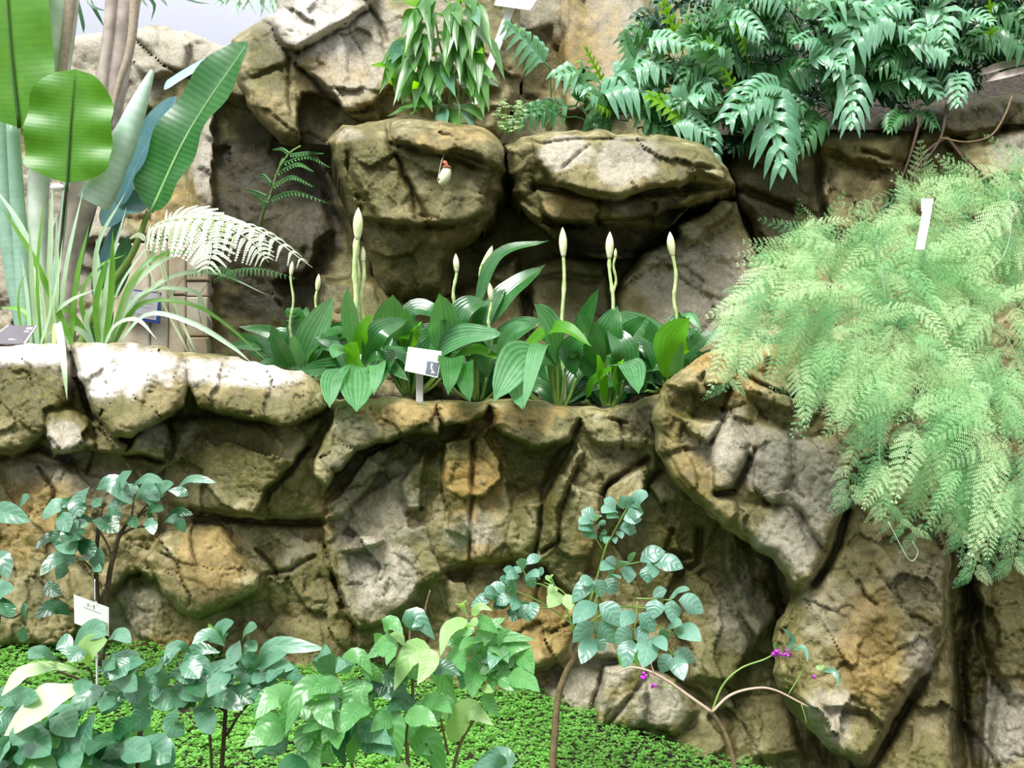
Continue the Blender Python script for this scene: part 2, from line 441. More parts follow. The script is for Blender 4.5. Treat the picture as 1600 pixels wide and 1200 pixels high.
# lower planter wall
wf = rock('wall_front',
  [(-260, 560), (-100, 548), (0, 541), (60, 538), (105, 541), (118, 536), (200, 534), (300, 549), (400, 565), (470, 580), (503, 603), (528, 626),
   (600, 623), (640, 626), (690, 629), (735, 634), (765, 626), (830, 626), (880, 637), (940, 640), (990, 632), (1040, 612), (1120, 640), (1330, 700), (1330, 1260), (-260, 1260)],
  3.55, plane=(0.004, -0.012),
  feats=[
    f([(940, 740), (1030, 700), (1340, 700), (1340, 1260), (1080, 1260), (1000, 1120), (960, 1010), (930, 880)], 0.04, (0.03, 0.0), 30, 60, -0.03),
    f([(-270, 550), (0, 540), (104, 541), (112, 600), (98, 655), (60, 692), (20, 716), (-270, 730)], -0.14, (0.0, -0.07), 6, 30, 0.07),
    f([(-270, 735), (40, 712), (160, 740), (250, 800), (250, 870), (200, 900), (100, 1010), (-270, 1010)], -0.10, (0.0, -0.05), 6, 30, 0.05),
    f([(72, 645), (100, 635), (150, 655), (200, 695), (190, 708), (130, 700), (85, 712), (72, 690)], -0.16, (0.03, -0.10), 3, 14, 0.04),
    f([(190, 706), (232, 665), (266, 650), (272, 695), (258, 718)], -0.10, (0.06, -0.10), 3, 14, 0.03),
    f([(265, 650), (350, 652), (430, 664), (508, 655), (478, 700), (440, 748), (412, 815), (300, 806), (262, 782), (256, 722)], -0.13, (-0.02, -0.06), 4, 30, 0.06),
    f([(108, 536), (200, 530), (300, 545), (297, 600), (292, 634), (250, 655), (205, 684), (172, 676), (146, 640), (124, 590)], -0.30, (0.0, -0.16), 3, 26, 0.09),
    f([(288, 545), (400, 560), (475, 576), (512, 606), (512, 636), (484, 656), (435, 666), (395, 655), (350, 650), (312, 634), (292, 600)], -0.26, (0.02, -0.14), 3, 24, 0.08),
    f([(412, 770), (440, 748), (482, 700), (520, 650), (560, 640), (600, 690), (540, 760), (505, 815), (412, 815)], -0.03, (0.10, 0.0), 5, 20, 0.03),
    f([(200, 842), (224, 840), (250, 890), (232, 905), (205, 880)], -0.12, (0.05, -0.10), 3, 10, 0.03),
    f([(300, 806), (400, 818), (505, 818), (520, 880), (560, 1000), (500, 1100), (380, 1060), (378, 930), (388, 870)], -0.03, (0.03, -0.03), 5, 25, 0.04),
    f([(222, 872), (250, 838), (300, 814), (345, 825), (380, 866), (410, 900), (408, 925), (360, 948), (310, 964), (282, 952), (258, 926)], -0.27, (0.02, -0.12), 4, 30, 0.09),
    f([(505, 815), (700, 690), (745, 640), (775, 660), (850, 780), (830, 870), (780, 880), (732, 882), (690, 894), (655, 918), (618, 964), (580, 985), (552, 970), (522, 900)], -0.10, (-0.02, -0.03), 4, 20, 0.03),
    f([(500, 820), (545, 830), (600, 856), (650, 890), (648, 922), (600, 972), (565, 984), (545, 962), (520, 900)], -0.15, (0.06, -0.08), 3, 12, 0.02),
    f([(533, 860), (560, 835), (600, 838), (590, 850), (545, 862)], -0.19, (0.04, -0.2), 2, 8, 0.02),
    f([(586, 704), (625, 690), (570, 760), (515, 800), (510, 790)], -0.14, (0.12, 0.0), 2, 8, 0.03),
    f([(520, 790), (565, 735), (600, 700), (612, 700), (575, 765), (530, 806), (505, 812)], -0.13, (0.15, 0.0), 2, 8, 0.03),
    f([(620, 760), (665, 695), (662, 795), (640, 800)], -0.13, (-0.05, -0.05), 3, 10, 0.02),
    f([(690, 690), (736, 680), (738, 850), (700, 830)], -0.14, (0.02, -0.02), 3, 10, 0.01),
    f([(740, 690), (765, 660), (790, 740), (800, 800), (780, 876), (735, 878)], -0.12, (0.04, -0.03), 3, 10, 0.02),
    f([(835, 870), (852, 780), (905, 665), (1020, 655), (1026, 730), (950, 758), (942, 830), (915, 905), (880, 960), (846, 900)], -0.10, (0.03, -0.01), 4, 16, 0.02),
    f([(835, 868), (856, 790), (905, 690), (908, 706), (884, 772), (870, 848), (846, 880)], -0.15, (-0.1, 0.0), 3, 8, 0.02),
    f([(524, 628), (600, 620), (684, 628), (688, 660), (684, 680), (640, 682), (588, 690), (556, 708), (520, 740), (504, 768), (490, 745), (505, 690), (520, 655)], -0.24, (0.02, -0.12), 3, 16, 0.05),
    f([(684, 626), (764, 628), (752, 648), (728, 660), (690, 664)], -0.20, (0.0, -0.2), 3, 10, 0.04),
    f([(757, 624), (830, 620), (884, 634), (906, 652), (892, 684), (860, 712), (812, 700), (775, 672)], -0.20, (0.0, -0.14), 5, 24, 0.08),
    f([(775, 672), (830, 705), (880, 690), (850, 760), (800, 790), (785, 740)], -0.05, (0.0, 0.08), 8, 20, 0.03),
    f([(905, 640), (1035, 612), (1040, 690), (1010, 700), (930, 690), (905, 660)], -0.14, (0.0, -0.03), 4, 10, 0.03),
    f([(952, 760), (1006, 722), (1010, 756), (1006, 784), (945, 800)], -0.16, (0.0, -0.08), 3, 8, 0.02),
    f([(690, 905), (760, 884), (850, 880), (905, 945), (904, 990), (868, 1030), (838, 1048), (790, 1036), (740, 1000), (700, 960)], -0.08, (0.0, -0.10), 5, 26, 0.07),
    f([(830, 1060), (905, 1020), (1040, 1040), (1150, 1120), (1160, 1260), (820, 1260)], 0.02, (0.03, -0.10), 8, 30, 0.05),
    f([(945, 1040), (1005, 1030), (1040, 1080), (1010, 1140), (930, 1140)], -0.07, (0.0, -0.06), 6, 20, 0.05),
    f([(1010, 1050), (1060, 1060), (1090, 1110), (1050, 1150), (1005, 1140)], -0.05, (0.05, -0.06), 6, 20, 0.05),
    f([(1130, 800), (1210, 860), (1225, 960), (1180, 1010), (1130, 930)], -0.02, (0.1, -0.06), 12, 30, 0.06),
    f([(1060, 900), (1130, 890), (1180, 1010), (1150, 1080), (1080, 1060)], -0.04, (-0.06, -0.06), 12, 30, 0.06),
    f([(1150, 1090), (1230, 1080), (1260, 1180), (1180, 1190)], 0.05, (0.0, -0.1), 12, 20, 0.06)],
  cracks=[([(108, 540), (118, 590), (140, 640), (150, 680)], 5, 0.14), ([(665, 700), (662, 740), (658, 795)], 3, 0.07), ([(737, 690), (736, 780), (732, 880)], 2.2, 0.05),
    ([(690, 700), (692, 770), (698, 800)], 2, 0.03), ([(905, 700), (898, 740), (886, 770), (875, 800), (872, 845), (846, 862)], 3, 0.07),
    ([(1012, 715), (990, 735), (960, 750), (946, 765), (943, 795)], 4, 0.10), ([(1030, 735), (1012, 755), (1007, 775)], 4, 0.09), ([(970, 660), (972, 702)], 2.5, 0.05),
    ([(948, 640), (950, 656), (980, 660)], 2, 0.04), ([(298, 798), (345, 806), (400, 814), (500, 817)], 5, 0.14), ([(262, 648), (272, 700), (258, 722), (185, 706)], 3, 0.08),
    ([(480, 700), (450, 740), (420, 770), (405, 800)], 4, 0.08), ([(945, 1042), (930, 1090), (918, 1150)], 3.5, 0.09), ([(1010, 1060), (975, 1100), (950, 1140)], 3.5, 0.05),
    ([(860, 990), (890, 975), (905, 955)], 2, 0.05), ([(400, 860), (430, 890), (438, 905)], 3, 0.06), ([(410, 900), (450, 890), (490, 870)], 3, 0.05),
    ([(1050, 830), (1040, 860), (1080, 870)], 4, 0.06), ([(1095, 830), (1090, 880), (1060, 895)], 5, 0.08), ([(855, 880), (840, 920), (835, 950)], 2.5, 0.05),
    ([(160, 640), (150, 700), (135, 740)], 2, 0.04), ([(0, 712), (60, 700), (110, 720)], 5, 0.10), ([(60, 730), (85, 770), (80, 800)], 3, 0.06)],
  stains_and_light=[('g', 175, 572, 100, 50, 1.25), ('g', 380, 580, 120, 26, 1.15), ('g', 40, 554, 100, 20, 1.2), ('m', 150, 640, 50, 22, 0.8), ('m', 40, 620, 80, 60, 0.9), ('m', 200, 650, 60, 30, 0.6), ('m', 400, 640, 110, 28, 0.85),  # strong pale tones paint the bright top light onto the rim
    ('g', 430, 625, 25, 30, 0.5), ('g', 100, 690, 30, 40, 0.9), ('g', 235, 680, 30, 30, 0.8), ('m', 360, 720, 90, 60, 0.95), ('g', 300, 685, 22, 30, 0.7), ('m', 450, 780, 60, 60, 0.6),
    ('g', 590, 790, 90, 110, 0.6), ('g', 560, 660, 50, 30, 0.5), ('o', 620, 650, 70, 24, 0.75), ('o', 725, 740, 40, 80, 1.0), ('o', 765, 730, 22, 70, 1.0), ('o', 700, 640, 60, 14, 0.7),
    ('m', 680, 695, 110, 34, 1.0), ('m', 560, 740, 60, 60, 0.6), ('m', 870, 790, 30, 90, 0.8), ('m', 640, 955, 80, 24, 0.8), ('m', 160, 820, 80, 60, 0.4), ('m', 90, 940, 90, 40, 0.5), ('m', 520, 1000, 110, 50, 0.7), ('g', 735, 830, 40, 50, 0.6), ('o', 760, 870, 50, 22, 0.7), ('g', 600, 900, 70, 80, 0.8), ('m', 500, 920, 70, 90, 0.7), ('m', 660, 860, 50, 40, 0.5),
    ('o', 820, 655, 80, 24, 0.7), ('m', 830, 730, 60, 60, 0.9), ('w', 840, 740, 40, 40, 0.4), ('m', 890, 860, 40, 70, 0.7), ('g', 960, 720, 50, 50, 0.4), ('o', 930, 850, 40, 60, 0.6),  # dark tone paints in the shadow beneath the bulging rim
    ('w', 1000, 650, 50, 40, 0.75), ('m', 1080, 860, 110, 100, 0.85), ('w', 1080, 800, 60, 50, 0.4), ('g', 1150, 950, 50, 90, 0.6), ('m', 1160, 1040, 80, 60, 0.6), ('o', 320, 880, 70, 60, 0.7),
    ('m', 340, 940, 60, 20, 0.6), ('o', 60, 820, 90, 80, 0.7), ('g', 60, 740, 60, 26, 0.6), ('o', 250, 1020, 160, 40, 0.7), ('g', 210, 960, 60, 50, 0.6), ('o', 830, 980, 90, 70, 0.8),
    ('m', 760, 930, 60, 40, 0.6), ('g', 920, 1060, 70, 60, 0.7), ('g', 1020, 1100, 60, 40, 0.7), ('m', 1080, 1150, 60, 30, 0.6), ('g', 160, 760, 80, 40, 0.5), ('w', 700, 700, 60, 14, 0.5),  # thin dark tone paints in the shadow under the rim slab
    ('m', 300, 770, 60, 40, 0.5), ('g', 460, 850, 40, 50, 0.5)],
  step=2.6, edge_r=10, edge_drop=0.09, back=0.55, seed=11, size=(75, 24), tilt=(0.055, 0.014), stepo=(0.03, 0.007), ang=0.9)
tag(wf, kind='structure')

# great boulder at the right
bo = rock('boulder',
  [(1018, 640), (1030, 612), (1050, 588), (1090, 560), (1130, 541), (1180, 534), (1240, 540), (1290, 518), (1360, 480), (1450, 450), (1600, 436), (1860, 440), (1860, 1270), (1400, 1270),
   (1352, 1208), (1300, 1176), (1262, 1140), (1228, 1100), (1208, 1050), (1210, 985), (1238, 930), (1215, 885), (1170, 850), (1120, 815), (1075, 775), (1040, 735), (1020, 690)],
  3.16, plane=(-0.02, -0.03),
  feats=[
    f([(1035, 602), (1075, 605), (1130, 640), (1128, 665), (1080, 652), (1045, 640)], 0.06, (0.0, 0.04), 4, 12, 0.02),
    f([(1090, 560), (1150, 575), (1145, 600), (1100, 600)], -0.05, (0, -0.2), 3, 10, 0.02),
    f([(1150, 565), (1235, 600), (1240, 640), (1180, 620), (1148, 600)], -0.05, (0, -0.18), 3, 12, 0.03),
    f([(1070, 655), (1122, 660), (1116, 680), (1100, 690), (1078, 680)], -0.06, (0.1, -0.2), 3, 8, 0.02),
    f([(1110, 680), (1140, 650), (1170, 690), (1172, 720), (1150, 768), (1122, 772), (1105, 730)], -0.07, (0.05, -0.08), 7, 30, 0.05),
    f([(1175, 640), (1210, 650), (1240, 690), (1245, 745), (1210, 790), (1170, 770), (1178, 720)], -0.05, (0.02, -0.06), 10, 30, 0.04),
    f([(1240, 690), (1300, 680), (1335, 740), (1318, 800), (1290, 860), (1240, 790)], -0.05, (0.04, -0.05), 10, 30, 0.04),
    f([(1032, 712), (1100, 700), (1125, 775), (1160, 790), (1140, 825), (1080, 778)], -0.05, (0.0, -0.1), 4, 16, 0.04),
    f([(1150, 790), (1240, 790), (1290, 862), (1272, 908), (1240, 915), (1180, 855)], -0.06, (0.04, -0.07), 9, 30, 0.06),
    f([(1318, 802), (1340, 720), (1420, 700), (1490, 850), (1500, 960), (1455, 1020), (1435, 1065), (1350, 1200), (1290, 1160), (1235, 1090), (1215, 1010), (1240, 930), (1275, 912)], -0.03, (-0.02, -0.04), 4, 40, 0.08),
    f([(1290, 1110), (1360, 1110), (1380, 1150), (1350, 1205), (1310, 1180)], -0.08, (0.0, -0.06), 5, 26, 0.05),
    f([(1435, 1065), (1480, 1000), (1490, 1050), (1500, 1280), (1380, 1280), (1350, 1205)], 0.05, (-0.05, -0.03), 5, 30, 0.06),
    f([(1480, 840), (1545, 840), (1535, 950), (1545, 1050), (1530, 1280), (1495, 1280), (1490, 1050), (1480, 980)], 0.22, (0.0, 0.0), 10, 20, -0.02),
    f([(1545, 840), (1870, 800), (1870, 1280), (1530, 1280), (1545, 1060), (1535, 950)], 0.06, (-0.05, -0.02), 6, 40, 0.08),
    f([(1560, 1060), (1870, 1060), (1870, 1280), (1530, 1280)], -0.03, (-0.05, -0.05), 6, 30, 0.05)],
  cracks=[([(1322, 800), (1312, 850), (1290, 890), (1272, 912)], 5, 0.14), ([(1436, 1060), (1410, 1110), (1380, 1160), (1345, 1205)], 9, 0.17), ([(1122, 772), (1145, 768), (1165, 735), (1172, 715)], 5, 0.13),
    ([(1148, 560), (1142, 600), (1128, 640)], 3, 0.05), ([(1150, 580), (1200, 605), (1240, 620)], 3, 0.06), ([(1128, 660), (1108, 690)], 4, 0.05), ([(1340, 905), (1350, 930), (1370, 945)], 2.5, 0.04),
    ([(1370, 890), (1420, 960), (1455, 975)], 2.5, 0.03), ([(1455, 1010), (1475, 985), (1500, 960)], 6, 0.08), ([(1180, 700), (1175, 760), (1200, 790)], 3, 0.05), ([(1240, 745), (1250, 800), (1290, 860)], 2.5, 0.03),
    ([(1510, 860), (1515, 950), (1500, 1040), (1515, 1200)], 8, 0.12), ([(1530, 980), (1545, 1040), (1570, 1080)], 6, 0.08), ([(1200, 560), (1195, 590)], 2.5, 0.04), ([(1035, 700), (1060, 740), (1100, 780)], 2.5, 0.02)],
  stains_and_light=[('o', 1160, 560, 110, 26, 0.85), ('g', 1140, 700, 60, 60, 0.8), ('g', 1210, 720, 60, 60, 0.85), ('g', 1280, 760, 60, 70, 0.85), ('o', 1080, 740, 60, 40, 0.55), ('m', 1080, 630, 60, 26, 0.95),
    ('m', 1130, 750, 50, 30, 0.5), ('o', 1050, 660, 24, 50, 0.6), ('g', 1230, 850, 60, 50, 0.8), ('m', 1200, 870, 60, 20, 0.6), ('g', 1310, 960, 70, 60, 0.5), ('o', 1360, 1010, 60, 100, 0.75),
    ('o', 1300, 900, 50, 60, 0.4), ('g', 1430, 900, 60, 60, 0.5), ('g', 1300, 1120, 40, 60, 0.7), ('g', 1440, 1020, 30, 60, 0.6), ('m', 1400, 1180, 40, 60, 0.5), ('m', 1510, 1000, 28, 170, 1.0),
    ('w', 1515, 940, 18, 140, 0.7), ('m', 1570, 960, 60, 90, 0.75), ('g', 1560, 1130, 60, 70, 0.8), ('o', 1570, 900, 50, 50, 0.4), ('w', 1500, 1080, 16, 100, 0.5), ('m', 1230, 1090, 24, 50, 0.7),
    ('m', 1230, 970, 24, 70, 0.6), ('o', 1150, 600, 40, 30, 0.8)],
  step=2.8, edge_r=24, edge_drop=0.16, back=0.7, seed=23, size=(64, 20), tilt=(0.045, 0.013), stepo=(0.022, 0.006), ang=1.1)
tag(bo, 'massive grey and ochre boulder carrying the feathery asparagus fern', 'boulder')

# recess wall behind the planter
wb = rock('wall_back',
  [(330, 110), (430, 100), (520, 150), (600, 215), (800, 235), (1130, 240), (1300, 200), (1900, 180), (1900, 720), (330, 720)],
  4.95, plane=(0.0, -0.06),
  feats=[
    f([(330, 150), (400, 160), (470, 230), (520, 300), (560, 400), (540, 480), (430, 600), (330, 600)], 0.22, (0.0, 0.0), 10, 30, -0.02),
    f([(430, 350), (500, 300), (520, 360), (470, 430), (430, 440)], 0.05, (0.05, -0.08), 5, 20, 0.04),
    f([(500, 430), (600, 440), (720, 460), (810, 400), (830, 640), (500, 640)], -0.34, (0.0, -0.05), 8, 30, 0.06),
    f([(960, 470), (1000, 400), (1060, 370), (1130, 320), (1220, 300), (1300, 330), (1300, 640), (990, 640)], -0.44, (0.0, -0.05), 4, 20, 0.03),
    f([(1060, 350), (1125, 312), (1150, 318), (1132, 345), (1110, 350), (1072, 388)], -0.52, (0.0, -0.05), 3, 8, 0.02),
    f([(1150, 300), (1230, 310), (1250, 420), (1180, 400)], -0.12, (0.0, -0.05), 6, 16, 0.04),
    f([(830, 420), (870, 400), (950, 410), (965, 470), (940, 640), (830, 640)], -0.22, (0.0, -0.03), 5, 20, 0.04)],
  cracks=[([(830, 438), (870, 430), (940, 438)], 4, 0.08), ([(950, 420), (955, 470), (960, 520)], 4, 0.10), ([(1150, 350), (1050, 400), (970, 455)], 2, 0.04), ([(1020, 400), (1080, 450), (1150, 480)], 1.8, 0.03),
    ([(1160, 330), (1160, 400), (1170, 420)], 2, 0.03), ([(590, 350), (585, 420), (595, 470)], 4, 0.06), ([(740, 470), (710, 520)], 3, 0.05), ([(830, 420), (820, 480), (815, 540)], 3, 0.05)],
  stains_and_light=[('m', 640, 500, 130, 90, 0.9), ('w', 430, 330, 110, 210, 1.0), ('m', 420, 480, 80, 100, 0.6), ('g', 500, 340, 40, 60, 0.6), ('g', 1100, 450, 100, 100, 0.7), ('m', 1100, 350, 60, 40, 0.6),  # large dark tone at the left paints the recess's shade near black
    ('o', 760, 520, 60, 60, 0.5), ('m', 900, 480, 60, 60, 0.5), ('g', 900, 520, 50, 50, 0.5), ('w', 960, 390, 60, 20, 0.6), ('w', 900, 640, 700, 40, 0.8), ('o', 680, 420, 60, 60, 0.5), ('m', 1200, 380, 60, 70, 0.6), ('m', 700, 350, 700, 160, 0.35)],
  step=4.0, edge_r=10, edge_drop=0.02, back=0.1, seed=31, size=(80, 26), tilt=(0.05, 0.014), stepo=(0.03, 0.007))
tag(wb, kind='structure')

# rounded overhanging boulder under the pitcher plant
b1 = rock('boulder',
  [(510, 222), (535, 196), (575, 190), (604, 186), (640, 181), (690, 186), (740, 196), (772, 208), (790, 235), (788, 300), (772, 340), (748, 372), (716, 392), (704, 460), (640, 478), (598, 462), (580, 412), (560, 352), (534, 292)],
  4.30, plane=(-0.01, -0.02),
  feats=[
    f([(505, 215), (536, 190), (560, 200), (548, 260), (560, 330), (535, 290)], -0.02, (-0.15, -0.06), 5, 16, 0.04),
    f([(540, 195), (600, 185), (612, 220), (640, 290), (655, 350), (600, 360), (560, 300), (552, 240)], -0.08, (0.05, -0.06), 5, 22, 0.05),
    f([(604, 186), (690, 182), (775, 205), (792, 240), (780, 262), (730, 240), (650, 232), (615, 215)], -0.16, (0.02, -0.18), 4, 22, 0.06),
    f([(615, 225), (700, 238), (770, 262), (760, 330), (720, 350), (665, 352), (640, 290)], -0.07, (0.02, -0.04), 4, 24, 0.05),
    f([(560, 350), (660, 355), (715, 350), (752, 368), (704, 460), (640, 480), (590, 460)], 0.10, (0.0, 0.06), 8, 30, 0.05)],
  cracks=[([(604, 190), (618, 240), (640, 290), (660, 330), (668, 352)], 4, 0.08), ([(545, 240), (548, 290), (565, 330)], 3, 0.05), ([(690, 240), (740, 262), (780, 270)], 4, 0.06), ([(600, 352), (680, 356), (740, 346)], 4, 0.06)],
  stains_and_light=[('m', 580, 290, 60, 100, 0.8), ('o', 700, 215, 80, 26, 0.6), ('m', 700, 300, 70, 60, 0.5), ('m', 640, 420, 80, 60, 0.95), ('o', 690, 370, 40, 40, 0.6), ('g', 545, 210, 26, 16, 0.6), ('g', 640, 200, 60, 16, 0.4), ('w', 720, 400, 50, 50, 0.5)],
  step=2.8, edge_r=30, edge_drop=0.30, back=0.9, seed=41, size=(60, 18), tilt=(0.03, 0.010), stepo=(0.02, 0.005))
tag(b1, 'rounded mossy tan boulder with the pitcher plant growing on top', 'boulder')

# wide ledge boulder with deep undercut
b2 = rock('boulder',
  [(788, 226), (815, 214), (850, 205), (900, 202), (980, 208), (1060, 214), (1110, 232), (1136, 262), (1150, 288), (1120, 306), (1080, 322), (1040, 360), (1000, 398), (958, 406), (908, 394), (866, 372), (826, 340), (800, 300)],
  4.28, plane=(0.0, 0.0),
  feats=[
    f([(790, 222), (830, 212), (838, 300), (870, 345), (880, 380), (800, 300)], 0.06, (0.06, 0.05), 5, 14, 0.03),
    f([(850, 340), (1010, 330), (1070, 320), (1000, 400), (900, 392)], 0.30, (0.0, 0.14), 8, 20, 0.0),
    f([(836, 292), (900, 300), (936, 305), (930, 348), (870, 348), (845, 330)], -0.04, (0.0, -0.1), 3, 10, 0.03),
    f([(936, 300), (1020, 302), (1075, 298), (1040, 325), (990, 336), (935, 340)], 0.02, (0.0, -0.08), 3, 10, 0.03),
    f([(828, 206), (905, 200), (1085, 212), (1140, 255), (1130, 285), (1090, 272), (1062, 290), (1000, 300), (960, 312), (900, 302), (870, 292), (840, 262)], -0.16, (0.0, -0.16), 3, 20, 0.06)],
  cracks=[([(838, 294), (900, 303), (960, 312), (1060, 294), (1135, 292)], 6, 0.16), ([(830, 345), (880, 352), (935, 346)], 4, 0.1), ([(815, 214), (850, 224), (905, 218), (1080, 222)], 2.5, 0.06), ([(880, 262), (905, 240), (930, 222)], 2.5, 0.03), ([(800, 240), (805, 300)], 3, 0.04), ([(1088, 262), (1130, 268)], 4, 0.06)],
  stains_and_light=[('g', 880, 240, 50, 26, 0.95), ('g', 980, 250, 60, 40, 0.8), ('w', 1000, 235, 60, 26, 0.5), ('m', 1060, 260, 40, 30, 0.6), ('m', 820, 280, 40, 60, 0.8), ('o', 895, 325, 50, 26, 0.7), ('m', 880, 350, 40, 20, 0.7), ('w', 960, 375, 110, 36, 1.0),  # undercut toned near black, its shade put into the colour
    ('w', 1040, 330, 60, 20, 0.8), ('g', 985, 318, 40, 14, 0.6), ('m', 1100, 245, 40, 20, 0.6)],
  step=2.8, edge_r=22, edge_drop=0.22, back=0.9, seed=53, size=(60, 18), tilt=(0.025, 0.009), stepo=(0.016, 0.004))
tag(b2, 'broad grey rock ledge with a black undercut beneath the ferns', 'boulder')

# dark rock bank of the upper terrace, behind the asparagus fern
b3 = rock('boulder',
  [(1126, 262), (1150, 222), (1240, 196), (1330, 188), (1420, 172), (1480, 158), (1560, 148), (1660, 152), (1900, 140), (1900, 560), (1230, 560), (1200, 420), (1160, 330)],
  4.55, plane=(-0.02, -0.04),
  feats=[
    f([(1130, 262), (1160, 215), (1270, 200), (1280, 250), (1270, 330), (1180, 300)], -0.02, (0.0, -0.05), 5, 16, 0.04),
    f([(1280, 205), (1340, 195), (1410, 215), (1395, 262), (1340, 250), (1285, 232)], -0.08, (0.0, -0.10), 4, 16, 0.04),
    f([(1470, 205), (1500, 160), (1540, 152), (1572, 176), (1560, 208), (1520, 222)], -0.12, (0.0, -0.12), 3, 14, 0.04),
    f([(1480, 225), (1620, 200), (1900, 200), (1900, 320), (1520, 300), (1500, 260)], -0.10, (0.0, -0.05), 5, 20, 0.05),
    f([(1285, 240), (1400, 268), (1440, 300), (1390, 360), (1290, 360)], -0.04, (0.03, -0.06), 5, 20, 0.05)],
  cracks=[([(1350, 235), (1400, 250), (1460, 262)], 4, 0.08), ([(1440, 190), (1420, 250), (1400, 300), (1380, 340)], 5, 0.09), ([(1480, 215), (1430, 260), (1380, 330)], 3, 0.05), ([(1478, 225), (1520, 270), (1560, 300)], 4, 0.06),
    ([(1278, 215), (1280, 280), (1290, 340)], 5, 0.08), ([(1490, 215), (1560, 205), (1640, 190)], 4, 0.06), ([(1140, 290), (1220, 320), (1240, 330)], 5, 0.08)],
  stains_and_light=[('w', 1210, 300, 110, 90, 0.8), ('w', 1420, 190, 160, 30, 0.8), ('w', 1200, 260, 80, 60, 0.8), ('m', 1330, 230, 60, 40, 0.6), ('w', 1300, 200, 160, 20, 0.9), ('m', 1540, 190, 50, 30, 0.9), ('g', 1590, 240, 50, 30, 0.8), ('w', 1450, 200, 60, 60, 0.4), ('m', 1230, 320, 60, 50, 0.5), ('m', 1580, 150, 80, 20, 0.9)],
  step=3.4, edge_r=18, edge_drop=0.20, back=0.9, seed=67, size=(62, 20), tilt=(0.035, 0.010), stepo=(0.022, 0.005))
tag(b3, 'dark brown cracked rock bank under the drooping polypody ferns', 'boulder')

# rock mass above the recess, its sunlit top painted near white
b4 = rock('boulder',
  [(352, 90), (372, 50), (400, 34), (432, 20), (445, -30), (470, -110), (800, -110), (820, 120), (780, 215), (620, 215), (600, 196), (560, 190), (520, 212), (480, 232), (440, 226), (410, 196), (380, 150)],
  5.05, plane=(0.02, -0.05),
  feats=[
    f([(470, 150), (530, 160), (560, 190), (520, 215), (475, 232), (455, 200)], 0.30, (0.0, 0.1), 6, 16, 0.0),
    f([(352, 80), (400, 30), (440, 45), (448, 100), (420, 130), (380, 120)], 0.0, (-0.05, -0.1), 4, 18, 0.05),
    f([(376, 130), (440, 105), (460, 150), (470, 220), (430, 225), (400, 190)], -0.05, (0.0, -0.08), 4, 20, 0.05),
    f([(430, 40), (450, -30), (600, -90), (575, 20), (466, 74), (440, 70)], -0.18, (0.02, -0.12), 3, 14, 0.04),
    f([(466, 76), (575, 20), (605, 60), (622, 120), (590, 165), (540, 172), (505, 130), (465, 102)], -0.12, (0.03, -0.10), 3, 16, 0.04),
    f([(575, 10), (620, -90), (820, -110), (780, 140), (640, 150), (612, 90)], -0.02, (0.0, -0.05), 4, 16, 0.04),
    f([(540, 172), (590, 168), (600, 196), (560, 192)], -0.10, (0.0, -0.2), 3, 10, 0.04)],
  cracks=[([(464, 76), (510, 50), (572, 18)], 4, 0.10), ([(462, 100), (490, 125), (530, 175)], 3.5, 0.08), ([(566, 0), (590, 30), (604, 65)], 3, 0.05), ([(550, 60), (565, 80), (575, 120)], 2, 0.03), ([(452, 90), (450, 150), (455, 180)], 3, 0.05)],
  stains_and_light=[('g', 500, 30, 100, 70, 1.12), ('g', 540, 110, 60, 60, 0.9), ('o', 520, 120, 70, 50, 0.5), ('g', 590, 60, 40, 70, 0.7), ('m', 420, 80, 40, 60, 0.75), ('m', 500, 165, 40, 24, 0.8), ('o', 412, 170, 30, 40, 0.5), ('g', 690, 60, 80, 90, 0.6), ('o', 745, 110, 30, 60, 0.6), ('m', 430, 200, 30, 30, 0.5)],
  step=3.0, edge_r=22, edge_drop=0.24, back=1.0, seed=71, size=(56, 18), tilt=(0.03, 0.011), stepo=(0.02, 0.005))
tag(b4, 'tall pale pinkish grey crag above the dark recess', 'boulder')

wu = rock('wall_upper',
  [(560, -260), (1950, -260), (1950, 260), (560, 260)],
  6.1, plane=(0.0, -0.10),
  feats=[f([(780, 60), (860, 40), (880, 110), (860, 150), (790, 120)], 0.10, (0, 0.1), 6, 16, 0.0), f([(870, -40), (960, -40), (1010, 60), (980, 150), (880, 180), (880, 80)], -0.15, (0.0, -0.05), 4, 16, 0.04),
    f([(720, 140), (800, 140), (860, 190), (860, 230), (700, 230)], -0.2, (0.0, -0.2), 4, 16, 0.05)],
  cracks=[([(995, -60), (990, 60), (1000, 140)], 2, 0.05), ([(1018, -60), (1020, 60)], 2, 0.05), ([(880, -50), (885, 40), (870, 80)], 3, 0.05), ([(740, 150), (800, 158), (850, 150)], 4, 0.08)],
  stains_and_light=[('o', 920, 50, 60, 100, 0.6), ('g', 960, 40, 50, 120, 0.7), ('g', 850, 30, 60, 40, 0.6), ('m', 830, 110, 50, 40, 0.7), ('o', 770, 170, 50, 30, 0.6)],
  step=4.5, edge_r=8, edge_drop=0.02, back=0.1, seed=83, size=(70, 22), tilt=(0.04, 0.012), stepo=(0.025, 0.006), ang=1.57, aniso=2.2)
tag(wu, kind='structure')

